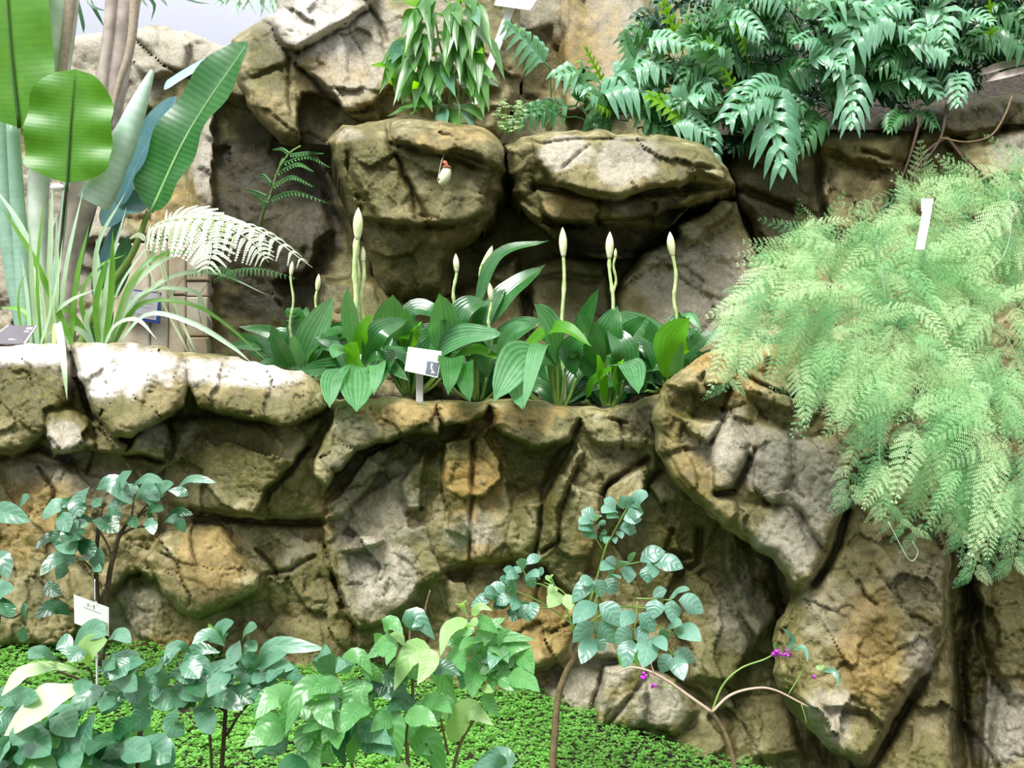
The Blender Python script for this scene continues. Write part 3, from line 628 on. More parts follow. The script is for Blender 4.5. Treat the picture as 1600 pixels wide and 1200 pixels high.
# pale distant rock ridge
b5 = rock('boulder',
  [(-300, 110), (-60, 90), (60, 74), (110, 56), (150, 52), (190, 46), (232, 40), (290, 48), (330, 66), (380, 72), (430, 90), (450, 640), (-300, 640)],
  6.9, plane=(0.0, -0.05),
  feats=[f([(180, 55), (240, 45), (300, 60), (290, 110), (220, 120)], -0.1, (0.0, -0.1), 5, 20, 0.05), f([(290, 150), (370, 120), (400, 260), (370, 420), (310, 420), (300, 300)], -0.3, (0.0, -0.02), 5, 26, 0.08),
    f([(130, 300), (320, 300), (330, 370), (130, 380)], -0.25, (0.0, -0.15), 5, 20, 0.05), f([(320, 160), (350, 170), (335, 330), (310, 400), (302, 320)], -0.42, (0, 0), 4, 10, 0.05)],
  cracks=[([(210, 60), (250, 100), (300, 120)], 3, 0.08), ([(190, 375), (215, 385), (240, 380)], 3, 0.06)],
  stains_and_light=[('g', 260, 70, 170, 40, 0.95), ('g', 150, 110, 120, 70, 0.8), ('m', 270, 110, 60, 30, 0.6), ('m', 250, 80, 40, 26, 0.5), ('o', 250, 320, 100, 50, 0.6), ('g', 350, 240, 50, 140, 1.0), ('g', 60, 400, 200, 160, 0.7)],
  step=4.0, edge_r=14, edge_drop=0.2, back=1.0, seed=91, size=(60, 20), tilt=(0.05, 0.02), stepo=(0.03, 0.01))
tag(b5, 'pale distant rock ridge under the white sky behind the banana leaves', 'boulder')
# ------------------------------------------------------------------ ground, soil beds
def grid_mesh(name, xs, ys, zf, mat):
    nx, ny = len(xs), len(ys)
    v = [(x, y, zf(x, y)) for y in ys for x in xs]
    fcs = [(j * nx + i, j * nx + i + 1, (j + 1) * nx + i + 1, (j + 1) * nx + i) for j in range(ny - 1) for i in range(nx - 1)]
    me = bpy.data.meshes.new(name); me.from_pydata(v, [], fcs)
    me.polygons.foreach_set('use_smooth', np.ones(len(fcs), dtype=bool)); me.update()
    return link_mesh(name, me, mat)

def soil_material():
    m, nt, N, L, b = new_mat('dark_leaf_mould_soil')
    n = N.new('ShaderNodeTexNoise'); n.inputs['Scale'].default_value = 40; n.inputs['Detail'].default_value = 8
    r = N.new('ShaderNodeValToRGB'); r.color_ramp.elements[0].color = C(18, 16, 11); r.color_ramp.elements[1].color = C(62, 52, 36)
    r.color_ramp.elements[0].position = 0.35; r.color_ramp.elements[1].position = 0.7
    g = N.new('ShaderNodeNewGeometry'); L.new(g.outputs['Position'], n.inputs['Vector'])
    L.new(n.outputs['Fac'], r.inputs[0]); L.new(r.outputs[0], b.inputs['Base Color'])
    bp = N.new('ShaderNodeBump'); bp.inputs['Strength'].default_value = 0.8; bp.inputs['Distance'].default_value = 0.02
    L.new(n.outputs['Fac'], bp.inputs['Height']); L.new(bp.outputs[0], b.inputs['Normal'])
    b.inputs['Roughness'].default_value = 0.9
    return m
M_SOIL = soil_material()

def n1(x, y, s=0):
    return float(fbm(np.array([x * 1.0]), np.array([y * 1.0]), s, 4)[0])

def ground_z(x, y):
    base = float(np.interp(x, [-3.0, -1.75, -0.65, 0.11, 0.6, 1.3, 3.0], [0.28, 0.24, 0.155, 0.03, -0.17, -0.40, -0.45]))
    return base + 0.05 * (y - 3.3) + 0.025 * n1(x * 2.2, y * 2.2, 5)
g = grid_mesh('ground', list(np.linspace(-6, 6, 121)), list(np.linspace(-3, 4.3, 90)), ground_z, M_SOIL)
tag(g, kind='structure')
def soil_bed(name, x0, x1, y0, y1, zf, label):
    o = grid_mesh(name, list(np.linspace(x0, x1, 80)), list(np.linspace(y0, y1, 30)), zf, M_SOIL)
    return tag(o, kind='structure')
mid_z = lambda x, y: 1.055 + 0.12 * (1 - min(1, max(0, (x + 1.4) / 0.8))) + 0.02 * n1(x * 6, y * 6, 9)
soil_bed('ground_planter', -3.2, 1.4, 3.6, 7.2, mid_z, '')
up_z = lambda x, y: 2.25 + 0.04 * max(0, x) + max(0, y - 4.8) * 0.85 * min(1, max(0, (x - 0.5) / 0.9)) + 0.03 * n1(x * 5, y * 5, 13)  # rear slope raised in dark soil to stand for the shade behind ferns
soil_bed('ground_terrace', -0.95, 4.6, 4.55, 6.3, up_z, '')
# ------------------------------------------------------------------ leaves: materials and builders
def leaf_mat(name, col, dark=None, rough=0.38, veins='side', trans=0.3, spec=0.5, tcol=None, vein_col=None, bump=0.5, k=9.0, coat=0.0):
    m, nt, N, L, b = new_mat(name)
    uv = N.new('ShaderNodeUVMap'); uv.uv_map = 'UVMap'
    sp = N.new('ShaderNodeSeparateXYZ'); L.new(uv.outputs[0], sp.inputs[0])
    def M(op, *a):
        x = N.new('ShaderNodeMath'); x.operation = op
        for i, s in enumerate(a):
            if isinstance(s, (int, float)): x.inputs[i].default_value = s
            else: L.new(s, x.inputs[i])
        return x.outputs[0]
    geo = N.new('ShaderNodeNewGeometry')
    obi = N.new('ShaderNodeObjectInfo')
    nz = N.new('ShaderNodeTexNoise'); nz.inputs['Scale'].default_value = 22; nz.inputs['Detail'].default_value = 4
    L.new(geo.outputs['Position'], nz.inputs['Vector'])
    va = M('ABSOLUTE', M('SUBTRACT', sp.outputs[1], 0.5))
    if veins == 'side':
        h = M('SINE', M('MULTIPLY', M('SUBTRACT', sp.outputs[0], M('MULTIPLY', va, 0.35)), k * 6.283))
        vline = M('POWER', M('ABSOLUTE', M('SINE', M('MULTIPLY', M('SUBTRACT', sp.outputs[0], M('MULTIPLY', va, 0.35)), k * 3.1416))), 0.25)
    elif veins == 'long':
        h = M('SINE', M('MULTIPLY', sp.outputs[1], k * 6.283)); vline = M('MULTIPLY', M('ADD', h, 1.3), 0.5)
    else:
        h = M('SINE', M('MULTIPLY', sp.outputs[0], k * 6.283)); vline = M('MULTIPLY', M('ADD', h, 4.0), 0.2)
    mid = M('MINIMUM', M('MULTIPLY', va, 22.0), 1.0)
    mx = N.new('ShaderNodeMix'); mx.data_type = 'RGBA'
    dark = dark or tuple(c * 0.62 for c in col[:3]) + (1,)
    mx.inputs[6].default_value = dark; mx.inputs[7].default_value = col
    L.new(M('MULTIPLY_ADD', nz.outputs['Fac'], 1.6, M('MULTIPLY_ADD', obi.outputs['Random'], 0.7, -0.65)), mx.inputs[0])
    m2 = N.new('ShaderNodeMix'); m2.data_type = 'RGBA'
    vc = vein_col or tuple(min(1, c * 1.5 + 0.02) for c in col[:3]) + (1,)
    m2.inputs[6].default_value = vc; L.new(mx.outputs[2], m2.inputs[7]); L.new(M('MULTIPLY_ADD', M('MULTIPLY', mid, M('MINIMUM', vline, 1.0)), 0.30, 0.70), m2.inputs[0])
    L.new(m2.outputs[2], b.inputs['Base Color'])
    b.inputs['Roughness'].default_value = rough
    b.inputs['Specular IOR Level'].default_value = spec
    if coat: b.inputs['Coat Weight'].default_value = coat; b.inputs['Coat Roughness'].default_value = 0.2
    bp = N.new('ShaderNodeBump'); bp.inputs['Strength'].default_value = bump * 0.6; bp.inputs['Distance'].default_value = 0.002
    L.new(M('ADD', M('MULTIPLY', h, 0.3), M('ADD', M('MULTIPLY', mid, 0.6), nz.outputs['Fac'])), bp.inputs['Height']); L.new(bp.outputs[0], b.inputs['Normal'])
    if trans > 0:
        tr = N.new('ShaderNodeBsdfTranslucent')
        tc = tcol or (min(1, col[0] * 1.9), min(1, col[1] * 1.9), col[2] * 0.6, 1)
        tr.inputs[0].default_value = tc
        ms = N.new('ShaderNodeMixShader'); ms.inputs[0].default_value = trans
        out = N['Material Output'] if 'Material Output' in N else N.new('ShaderNodeOutputMaterial')
        L.new(b.outputs[0], ms.inputs[1]); L.new(tr.outputs[0], ms.inputs[2]); L.new(ms.outputs[0], out.inputs['Surface'])
    return m

def plain_mat(name, col, rough=0.6, nscale=40, var=0.35, spec=0.4, bump=0.3, bdist=0.004, alt=None):
    m, nt, N, L, b = new_mat(name)
    g = N.new('ShaderNodeNewGeometry'); n = N.new('ShaderNodeTexNoise'); n.inputs['Scale'].default_value = nscale; n.inputs['Detail'].default_value = 5
    L.new(g.outputs['Position'], n.inputs['Vector'])
    r = N.new('ShaderNodeValToRGB'); r.color_ramp.elements[0].position = 0.35; r.color_ramp.elements[1].position = 0.68
    r.color_ramp.elements[0].color = alt or (tuple(c * (1 - var) for c in col[:3]) + (1,)); r.color_ramp.elements[1].color = col
    L.new(n.outputs['Fac'], r.inputs[0]); L.new(r.outputs[0], b.inputs['Base Color'])
    b.inputs['Roughness'].default_value = rough; b.inputs['Specular IOR Level'].default_value = spec
    bp = N.new('ShaderNodeBump'); bp.inputs['Strength'].default_value = bump; bp.inputs['Distance'].default_value = bdist
    L.new(n.outputs['Fac'], bp.inputs['Height']); L.new(bp.outputs[0], b.inputs['Normal'])
    return m

PROF = {
    'ellip': lambda u: max(0.0, math.sin(math.pi * u)) ** 0.9,
    'lance': lambda u: max(0.0, math.sin(math.pi * u ** 0.85)) ** 0.95 * (1.0 if u < 0.5 else 1 - 0.25 * (u - 0.5) * 2),
    'ovate': lambda u: (max(0.0, math.sin(math.pi * u ** 0.68)) ** 0.85) * (1 - 0.22 * u),
    'obov': lambda u: max(0.0, math.sin(math.pi * u ** 1.25)) ** 0.88,
    'strap': lambda u: min(1.0, 0.55 + 3 * u) * (1.0 if u < 0.55 else max(0.0, 1 - ((u - 0.55) / 0.45) ** 1.6)),
    'banana': lambda u: (min(1.0, (u / 0.14)) ** 0.6) * (1.0 if u < 0.6 else math.sqrt(max(0.0, 1 - ((u - 0.6) / 0.4) ** 2))),
    'heart': lambda u: (max(0.0, math.sin(math.pi * min(1, u * 0.93 + 0.05) ** 0.6)) ** 0.8),
    'moli': lambda u: (0.10 + 0.9 * max(0.0, math.sin(math.pi * max(0, (u - 0.06) / 0.94) ** 0.85)) ** 0.9) * (1 if u < 0.9 else (1 - u) / 0.1),
}
rng = random.Random(5)

def leaf(mb, pts, hw, prof='ellip', up=(0, -0.75, 0.6), fold=0.22, cup=0.0, wave=0.0, n=12, m=2, ser=0.0, tw=0.0):
    """a leaf blade along a spine; hw: half width in metres; up: where its upper face looks"""
    sp = curve_pts(pts, n); pf = PROF[prof]; up = Vector(up).normalized()
    ph = rng.uniform(0, 6.28)
    V, Fc, U = [], [], []
    w = 2 * m + 1
    prev = None
    for i, p in enumerate(sp):
        u = i / (n - 1)
        t = (sp[min(i + 1, n - 1)] - sp[max(i - 1, 0)]).normalized()
        s = t.cross(up)
        if s.length < 0.15 and prev is not None: s = prev.copy()
        if s.length < 1e-4: s = Vector((1, 0, 0))
        s.normalize()
        if prev is not None and s.dot(prev) < 0: s = -s
        prev = s.copy()
        if tw: s = Quaternion(t, tw * u) @ s
        nn = s.cross(t).normalized()
        a = hw * pf(u) * (1 + ser * (1 if i % 2 else -1))
        for j in range(w):
            v = (j - m) / m
            o = s * (a * v * math.cos(fold)) + nn * (a * abs(v) * math.sin(fold) - cup * a * v * v)
            if wave: o += nn * (wave * a * abs(v) * math.sin(ph + u * 17 + (0 if v > 0 else 2)))
            V.append(p + o); U.append((u, 0.5 + 0.5 * v))
    for i in range(n - 1):
        for j in range(w - 1):
            Fc.append((i * w + j, i * w + j + 1, (i + 1) * w + j + 1, (i + 1) * w + j))
    mb.add(V, Fc, U)

def px_leaf(parent, d, pts, hwpx, mat, prof='ellip', name='leaf', arch=0.10, dtip=None, label=None, **k):
    """a leaf whose spine is read off the photograph; pts: 2 or more (px, py[, d])"""
    q = []
    n = len(pts)
    if dtip is None: dtip = rng.uniform(-0.10, 0.03)
    for i, p in enumerate(pts):
        dd = p[2] if len(p) > 2 else d + dtip * i / (n - 1)
        q.append(P(p[0], p[1], dd))
    if n == 2:
        L = (q[1] - q[0]).length
        q.insert(1, (q[0] + q[1]) / 2 + Vector((rng.uniform(-0.03, 0.03), -0.25 * arch, arch)) * L)
    if 'up' not in k:
        k['up'] = (rng.uniform(-0.45, 0.45), -0.85, rng.uniform(0.35, 0.8))
    mb = MB(); leaf(mb, q, hwpx * d / F, prof, **k)
    o = mb.build(name, mat, parent)
    if label: o['label'] = label
    return o

def px_tube(parent, d, pts, rpx, mat, name='stem', sides=6, n=None, label=None):
    q = [P(p[0], p[1], p[2] if len(p) > 2 else d) for p in pts]
    n = n or max(4, 4 * len(pts))
    q = curve_pts(q, n)
    r = rpx if isinstance(rpx, (list, tuple)) else [rpx, rpx]
    rad = [(r[0] + (r[-1] - r[0]) * i / (n - 1)) * d / F for i in range(n)]
    mb = MB(); mb.tube(q, rad, sides)
    o = mb.build(name, mat, parent)
    if label: o['label'] = label
    return o

# pinnate frond made of small leaflets on side branches, in its own frame: +X along, Z up
def frond_template(name, mat, pairs=14, sub=9, w=0.42, droop=0.35, leaflet=0.055, lw=0.018, seed=1, start=0.10, shape='tri', rachis=0.006, subdroop=0.25, angle=62):
    r = random.Random(seed); mb = MB()
    def spine(x): return Vector((x, 0, -droop * x * x))
    mb.tube([spine(i / 8) for i in range(9)], [rachis * (1 - 0.8 * i / 8) for i in range(9)], 4)
    V, Fc, U = [], [], []
    for i in range(pairs):
        u = start + (1 - start) * (i + 0.3) / pairs
        if shape == 'tri': L = w * (1 - u) ** 0.75 * min(1.0, 0.5 + 3 * (u - start))
        else: L = w * (math.sin(math.pi * min(1, u * 0.95 + 0.05)) ** 0.7)
        for s in (-1, 1):
            b0 = spine(u + r.uniform(-.01, .01)); a = math.radians(angle + r.uniform(-6, 6))
            dr = Vector((math.cos(a), s * math.sin(a), r.uniform(-0.02, 0.08)))
            dr.normalize()
            k = max(2, int(sub * L / w + 1.5))
            tip = b0 + dr * L + Vector((0, 0, -subdroop * L))
            pts = [b0.lerp(tip, t) + Vector((0, 0, subdroop * L * 0.9 * t * (1 - t))) for t in [q / k for q in range(k + 1)]]
            sd = Vector((-dr.y, dr.x, 0)).normalized()
            # thin branch strip
            for q in range(k):
                n0 = len(V); p0, p1 = pts[q], pts[q + 1]
                V += [p0 + sd * rachis * .35, p0 - sd * rachis * .35, p1 - sd * rachis * .3, p1 + sd * rachis * .3]; U += [(0.5, 0.5)] * 4; Fc.append((n0, n0 + 1, n0 + 2, n0 + 3))
            for q in range(1, k + 1):
                p = pts[q]; ll = leaflet * (1 - 0.55 * q / (k + 0.01)) * (0.6 + 0.4 * L / w)
                for t in (-1, 1):
                    dd = (dr * 0.55 + sd * t * 0.85 + Vector((0, 0, r.uniform(-0.35, 0.15)))).normalized()
                    sdd = Vector((-dd.y, dd.x, r.uniform(-.2, .2))).normalized()
                    e = p + dd * ll; mpt = p + dd * ll * 0.45
                    n0 = len(V); V += [p, mpt + sdd * lw * 0.5, e, mpt - sdd * lw * 0.5]; U += [(0, .5), (.4, 1), (1, .5), (.4, 0)]; Fc.append((n0, n0 + 1, n0 + 2, n0 + 3))
    mb.add(V, Fc, U)
    me = mb.mesh(name); me.materials.append(mat)
    return me

def place(name, me, parent, base, direction, up, scale, wide=1.0, lift=1.0):
    X = Vector(direction).normalized(); Y = Vector(up).cross(X)
    if Y.length < 1e-3: Y = Vector((0, 1, 0)).cross(X)
    Y.normalize(); Z = X.cross(Y).normalized()
    o = bpy.data.objects.new(name, me)
    R = Matrix((X * scale, Y * scale * wide, Z * scale * lift)).transposed().to_4x4()
    R.translation = Vector(base) - (parent.location if parent else Vector((0, 0, 0)))
    o.matrix_local = R
    COL.objects.link(o)
    if parent: o.parent = parent
    o.matrix_basis = R
    return o

# lobed polypody frond: broad rachis wing with finger lobes
def lobed_frond(mb, pts, hw, up, lobes=7, lobe_w=0.20, n=None, droop=0.3, stalk=0.15, terminal=1.0, rise=0.15):
    N_ = 40
    sp = curve_pts(pts, N_ + 1); up = Vector(up).normalized()
    L = sum((sp[i + 1] - sp[i]).length for i in range(N_))
    def fr(u):
        i = min(N_ - 1, max(0, int(u * N_))); t = (sp[i + 1] - sp[max(0, i - 1)]).normalized()
        s = t.cross(up).normalized(); return sp[i].lerp(sp[i + 1], u * N_ - i), t, s, s.cross(t).normalized()
    mb.tube([sp[i] for i in range(0, int(N_ * 0.95), 3)], [hw * 0.045 * (1 - i / N_ * 0.7) for i in range(0, int(N_ * 0.95), 3)], 4)
    # wing along the rachis
    V, Fc, U = [], [], []
    rows = 14
    for i in range(rows + 1):
        u = stalk + (1 - stalk) * i / rows
        p, t, s, nn = fr(min(u, 0.999)); a = hw * 0.15 * (1 - 0.3 * i / rows) if i else 0.02 * hw
        if i == rows: a = 0
        for v in (-1, 0, 1): V.append(p + s * a * v + nn * a * 0.2 * abs(v)); U.append((0.5, 0.5 + 0.5 * v))
    for i in range(rows):
        for j in range(2): Fc.append((i * 3 + j, i * 3 + j + 1, i * 3 + j + 4, i * 3 + j + 3))
    mb.add(V, Fc, U)
    for i in range(lobes):
        f = i / max(1, lobes - 1); u = stalk + 0.04 + (0.90 - stalk - 0.04) * f
        ll = hw * (0.72 + 0.28 * math.sin(math.pi * (0.15 + 0.75 * f))) * (1 - 0.35 * f)
        for sgn in (-1, 1):
            p, t, s, nn = fr(u + (0.012 if sgn > 0 else 0))
            a = math.radians(66 - 26 * f + rng.uniform(-7, 7))
            dr = t * math.cos(a) + s * sgn * math.sin(a)
            m_ = p + dr * ll * 0.5 + nn * ll * rise + Vector((0, 0, 0.02 * ll))
            e = p + dr * ll * rng.uniform(0.9, 1.08) - nn * ll * droop * 0.3 + Vector((0, 0, -droop * ll))
            leaf(mb, [p, m_, e], ll * lobe_w, 'strap', up=nn, fold=0.15, n=7, m=1, wave=0.15)
    p, t, s, nn = fr(0.88)
    leaf(mb, [p, p + t * L * 0.07 * terminal, p + t * L * 0.2 * terminal + Vector((0, 0, -0.03 * L))], hw * 0.16, 'strap', up=nn, n=7, m=1)

def hang_dir(v):
    return Vector(v)

# ------------------------------------------------------------------ leaf materials of the planting
M_BAN_BRIGHT = leaf_mat('banana_leaf_bright', C(84, 142, 40), C(54, 112, 26), 0.4, 'cross', 0.3, k=30, bump=0.25, tcol=C(130, 195, 30), vein_col=C(40, 84, 20))
M_BAN_DARK = leaf_mat('banana_leaf_dark', C(46, 108, 46), C(28, 84, 40), 0.3, 'cross', 0.2, k=34, bump=0.3, spec=0.6, vein_col=C(130, 175, 110))
M_BAN_SILVER = leaf_mat('banana_leaf_silver', C(156, 190, 172), C(120, 160, 144), 0.38, 'cross', 0.2, k=40, bump=0.35, vein_col=C(170, 200, 182))
M_BAN_BLUE = leaf_mat('banana_leaf_blue', C(88, 132, 134), C(60, 106, 116), 0.4, 'cross', 0.15, k=44, bump=0.35, vein_col=C(130, 160, 170))
M_STRAP = leaf_mat('strap_leaf', C(184, 210, 186), C(146, 184, 158), 0.4, 'long', 0.3, k=5, bump=0.2)
M_STRAP_G = leaf_mat('strap_leaf_green', C(108, 160, 62), C(78, 130, 50), 0.4, 'long', 0.3, k=5, bump=0.2)
M_MOLI = leaf_mat('pleated_leaf', C(52, 116, 48), C(26, 80, 30), 0.24, 'long', 0.25, k=7, bump=0.9, spec=0.75, vein_col=C(84, 140, 84), coat=0.2)
M_MOLI_Y = leaf_mat('pleated_leaf_backlit', C(88, 158, 34), C(62, 132, 26), 0.36, 'long', 0.45, k=7, bump=0.6, tcol=C(140, 220, 30), vein_col=C(110, 175, 60))  # yellow-green of backlit leaves painted into the base colour
M_MOLI_L = leaf_mat('pleated_leaf_pale', C(92, 150, 96), C(52, 114, 60), 0.25, 'long', 0.25, k=7, bump=0.9, spec=0.6, vein_col=C(160, 198, 168))
M_SHOOT = plain_mat('pale_flower_shoot', C(206, 218, 166), 0.5, 30, 0.2, alt=C(170, 192, 122))
M_BUD = plain_mat('cream_bud', C(236, 238, 206), 0.5, 30, 0.15, alt=C(208, 218, 160))
M_PETIOLE = plain_mat('green_stalk', C(128, 160, 80), 0.45, 20, 0.25)
M_BLUELEAF = leaf_mat('glaucous_leaf', C(96, 144, 118), C(56, 106, 84), 0.30, 'side', 0.2, k=8, spec=0.9, vein_col=C(140, 176, 140), coat=0.15)
M_PALELEAF = leaf_mat('pale_young_leaf', C(180, 208, 150), C(146, 186, 116), 0.4, 'side', 0.45, k=8, tcol=C(170, 220, 80), vein_col=C(190, 215, 150))
M_WHITELEAF = leaf_mat('whitish_backlit_leaf', C(214, 232, 196), C(186, 214, 150), 0.4, 'side', 0.4, k=6, tcol=C(190, 230, 150), vein_col=C(226, 240, 212), bump=0.25)  # backlight painted in as a whitish blade colour
M_MIDLEAF = leaf_mat('serrate_leaf', C(106, 162, 100), C(70, 132, 72), 0.32, 'side', 0.35, k=8, spec=0.6, vein_col=C(150, 190, 130), bump=0.8, coat=0.1)
M_DARKLEAF = leaf_mat('deep_green_leaf', C(48, 100, 62), C(28, 72, 46), 0.3, 'side', 0.2, k=8, spec=0.6)
M_PINN = leaf_mat('leaflet', C(114, 158, 142), C(76, 126, 110), 0.32, 'side', 0.25, k=6, spec=0.7, bump=0.9, vein_col=C(150, 184, 158), coat=0.15)
M_NEP = leaf_mat('pitcher_plant_leaf', C(92, 142, 72), C(62, 116, 52), 0.32, 'side', 0.35, k=3, spec=0.6)
M_NEP_Y = leaf_mat('pitcher_plant_backlit_leaf', C(120, 186, 26), C(96, 164, 20), 0.4, 'side', 0.5, k=3, tcol=C(160, 225, 20))  # backlit glow put into the blade colour
M_POLY = leaf_mat('polypody_lobe', C(78, 132, 80), C(46, 100, 58), 0.34, 'side', 0.3, k=5, spec=0.6)
M_POLY_B = leaf_mat('polypody_silvery_lobe', C(130, 178, 148), C(92, 148, 116), 0.34, 'side', 0.25, k=5, spec=0.6)
M_POLY_Y = leaf_mat('polypody_backlit_lobe', C(134, 184, 40), C(100, 160, 30), 0.4, 'side', 0.45, k=5, tcol=C(170, 225, 40))  # light shining through the lobes painted in as yellow-green
M_POLY_D = leaf_mat('polypody_deep_lobe', C(34, 88, 52), C(20, 62, 38), 0.32, 'side', 0.2, k=5, spec=0.6)
M_FERN = leaf_mat('fern_pinnule', C(92, 150, 84), C(62, 118, 60), 0.4, 'side', 0.3, k=2)
M_FERN_W = leaf_mat('fern_pale_pinnule', C(234, 244, 228), C(206, 226, 196), 0.45, 'side', 0.25, k=2)
M_ASP = leaf_mat('asparagus_needles', C(146, 198, 136), C(108, 168, 106), 0.5, 'none', 0.25, k=1, bump=0.0, tcol=C(150, 205, 130))
M_ASP_P = leaf_mat('asparagus_pale_needles', C(196, 228, 168), C(162, 208, 142), 0.5, 'none', 0.25, k=1, bump=0.0, tcol=C(190, 225, 150))
M_ASP_D = leaf_mat('asparagus_deep_needles', C(98, 160, 98), C(66, 126, 74), 0.5, 'none', 0.2, k=1, bump=0.0, tcol=C(100, 180, 90))
M_BARK = plain_mat('grey_brown_bark', C(122, 104, 74), 0.8, 60, 0.4, bump=0.6)
M_BARK_D = plain_mat('dark_bark', C(76, 62, 46), 0.8, 60, 0.4, bump=0.6)
M_BARK_P = plain_mat('pale_pinkish_bark', C(176, 160, 140), 0.7, 60, 0.25, bump=0.4)
M_HUSK = plain_mat('dry_husk', C(206, 190, 180), 0.8, 14, 0.4, bump=0.6)
M_WHITE = plain_mat('white_plastic', C(240, 240, 238), 0.45, 5, 0.03, bump=0.0)
M_GREYP = plain_mat('grey_plastic', C(190, 188, 192), 0.5, 5, 0.05, bump=0.0)
M_INK = plain_mat('dark_ink', C(70, 72, 84), 0.6, 5, 0.1, bump=0.0)
M_INKL = plain_mat('pale_ink', C(214, 212, 208), 0.6, 5, 0.05, bump=0.0)
M_BLUE = plain_mat('blue_frame', C(64, 88, 168), 0.5, 5, 0.1, bump=0.0)
# ------------------------------------------------------------------ banana-like plant and the left bed
def root(name, label, cat, px, py, d, group=None):
    return thing(name, label, cat, P(px, py, d), group)

t = root('banana_plant', 'large banana-like plant with paddle leaves and pinkish dry trunk', 'plant', 95, 545, 4.35)
D = 4.35
M_STALKP = plain_mat('pale_waxy_stalk', C(214, 224, 210), 0.5, 9, 0.25, bump=0.2, alt=C(166, 186, 164))
px_tube(t, D + .25, [(206, -90), (190, 30), (168, 160), (135, 290), (100, 400), (92, 560)], [24, 24], M_HUSK, 'trunk', 12, 40)
px_tube(t, D + .18, [(178, -90), (172, 30), (160, 150), (176, 200)], [11, 5], M_HUSK, 'husk', 8)
px_tube(t, D + .16, [(214, -90), (206, 60), (186, 130), (172, 190)], [9, 3], M_BARK_P, 'husk', 8)
px_tube(t, D + .15, [(98, -120), (94, 0), (86, 110), (60, 300), (66, 560)], [34, 10], M_STALKP, 'leaf_stalk', 12, 30, 'thick pale leaf stalk')
px_tube(t, D + .10, [(118, -120), (110, 0), (98, 110), (92, 200)], [11, 4], M_BARK_P, 'leaf_stalk', 10)
px_tube(t, D + .12, [(20, 190), (26, 300), (36, 430), (42, 560)], [10, 13], M_BAN_SILVER, 'leaf_stalk', 10)
px_tube(t, D + .2, [(0, 150), (6, 300), (24, 430), (50, 560)], [14, 16], M_BAN_SILVER, 'leaf_stalk', 10)
px_tube(t, D + .1, [(104, 270), (98, 350), (84, 450), (76, 560)], [4, 8], M_BAN_SILVER, 'leaf_stalk', 8)
px_tube(t, D + .3, [(150, 310), (120, 420), (100, 560)], [5, 8], M_BAN_BLUE, 'leaf_stalk', 8)
px_tube(t, D + .2, [(232, 330), (205, 400), (150, 480), (120, 560)], [4, 8], M_PETIOLE, 'leaf_stalk', 8)
px_tube(t, D + .0, [(104, 290), (97, 360), (92, 430), (90, 560)], [2.2, 2.2], M_BARK_D, 'support_wire', 6)
BL = lambda d, pts, hw, mat, **k: px_leaf(t, d, pts, hw * 1.08, mat, 'banana', n=26, m=4, dtip=0.0, **k)
M_RIB = plain_mat('dark_midrib', C(44, 84, 26), 0.5, 20, 0.2)
M_RIBL = plain_mat('pale_midrib', C(140, 184, 120), 0.5, 20, 0.2)
def midrib(lf, d, pts, r, mat):
    mb = MB(); q = curve_pts([P(p[0], p[1], d) for p in pts], 14); mb.tube(q, [max(0.0006, (r * (1 - 0.8 * i / 13)) * d / F) for i in range(14)], 6)
    for i, v in enumerate(mb.v): mb.v[i] = (v[0] - t.location.x, v[1] - t.location.y, v[2] - t.location.z)
    o = mb.build('midrib', mat); o.parent = lf; return o
l1 = BL(D - .05, [(30, 200), (16, 60), (2, -160)], 60, M_BAN_BRIGHT, fold=0.25, up=(0.25, -1, 0.1), wave=0.07)
midrib(l1, D - .06, [(30, 200), (16, 60), (2, -160)], 3.0, M_RIB)
l2 = BL(D - .15, [(105, 286), (110, 200), (118, 108)], 62, M_BAN_BRIGHT, fold=0.10, up=(0.05, -1, 0.15), wave=0.10)
midrib(l2, D - .157, [(104, 300), (110, 200), (117, 116)], 2.4, M_RIB)
# rolled silvery leaf: a furled cone, open at its lower end
mb = MB(); q = curve_pts([P(146, 318, D - .02), P(188, 232, D - .02), P(238, 110, D)], 24)
mb.tube(q, [(25 * (1 - (i / 23) ** 2.6 * 0.86) * (1 - 0.10 * math.exp(-((i - 9) / 1.2) ** 2) - 0.06 * math.exp(-((i - 15) / 1.0) ** 2))) * D / F for i in range(24)], 20, False)
mb.build('leaf', leaf_mat('rolled_leaf_silver', C(196, 220, 206), C(160, 196, 180), 0.34, 'cross', 0.15, k=18, bump=0.8), t)['label'] = 'rolled silvery leaf'
BL(D + .2, [(188, 322), (222, 240), (276, 150)], 30, M_BAN_BLUE, fold=0.25, up=(-0.4, -0.8, 0.5), wave=0.05)
BL(D + .24, [(256, 140), (290, 118), (350, 84)], 16, plain_mat('pale_blue_leaf', C(150, 178, 206), 0.35, 30, 0.15), fold=0.2, up=(-0.3, -0.7, 0.7))  # upper fold of the leaf in plain pale blue
l5 = BL(D + .0, [(236, 332), (296, 205), (388, 64)], 47, M_BAN_DARK, fold=0.30, up=(-0.25, -0.85, 0.5), wave=0.12)
midrib(l5, D - .005, [(236, 332), (296, 205), (384, 72)], 3.0, M_RIBL)
BL(D + .22, [(236, 318), (196, 322), (158, 352)], 26, M_BAN_BLUE, fold=0.2, up=(0.1, -0.8, 0.6))
BL(D + .28, [(150, 470), (168, 400), (196, 330)], 16, M_BAN_BLUE, fold=0.2)
BL(D + .25, [(150, 500), (185, 440), (200, 370)], 15, M_BAN_DARK, fold=0.3)
BL(D + .25, [(140, 540), (165, 500), (150, 410)], 14, M_BAN_DARK, fold=0.3)

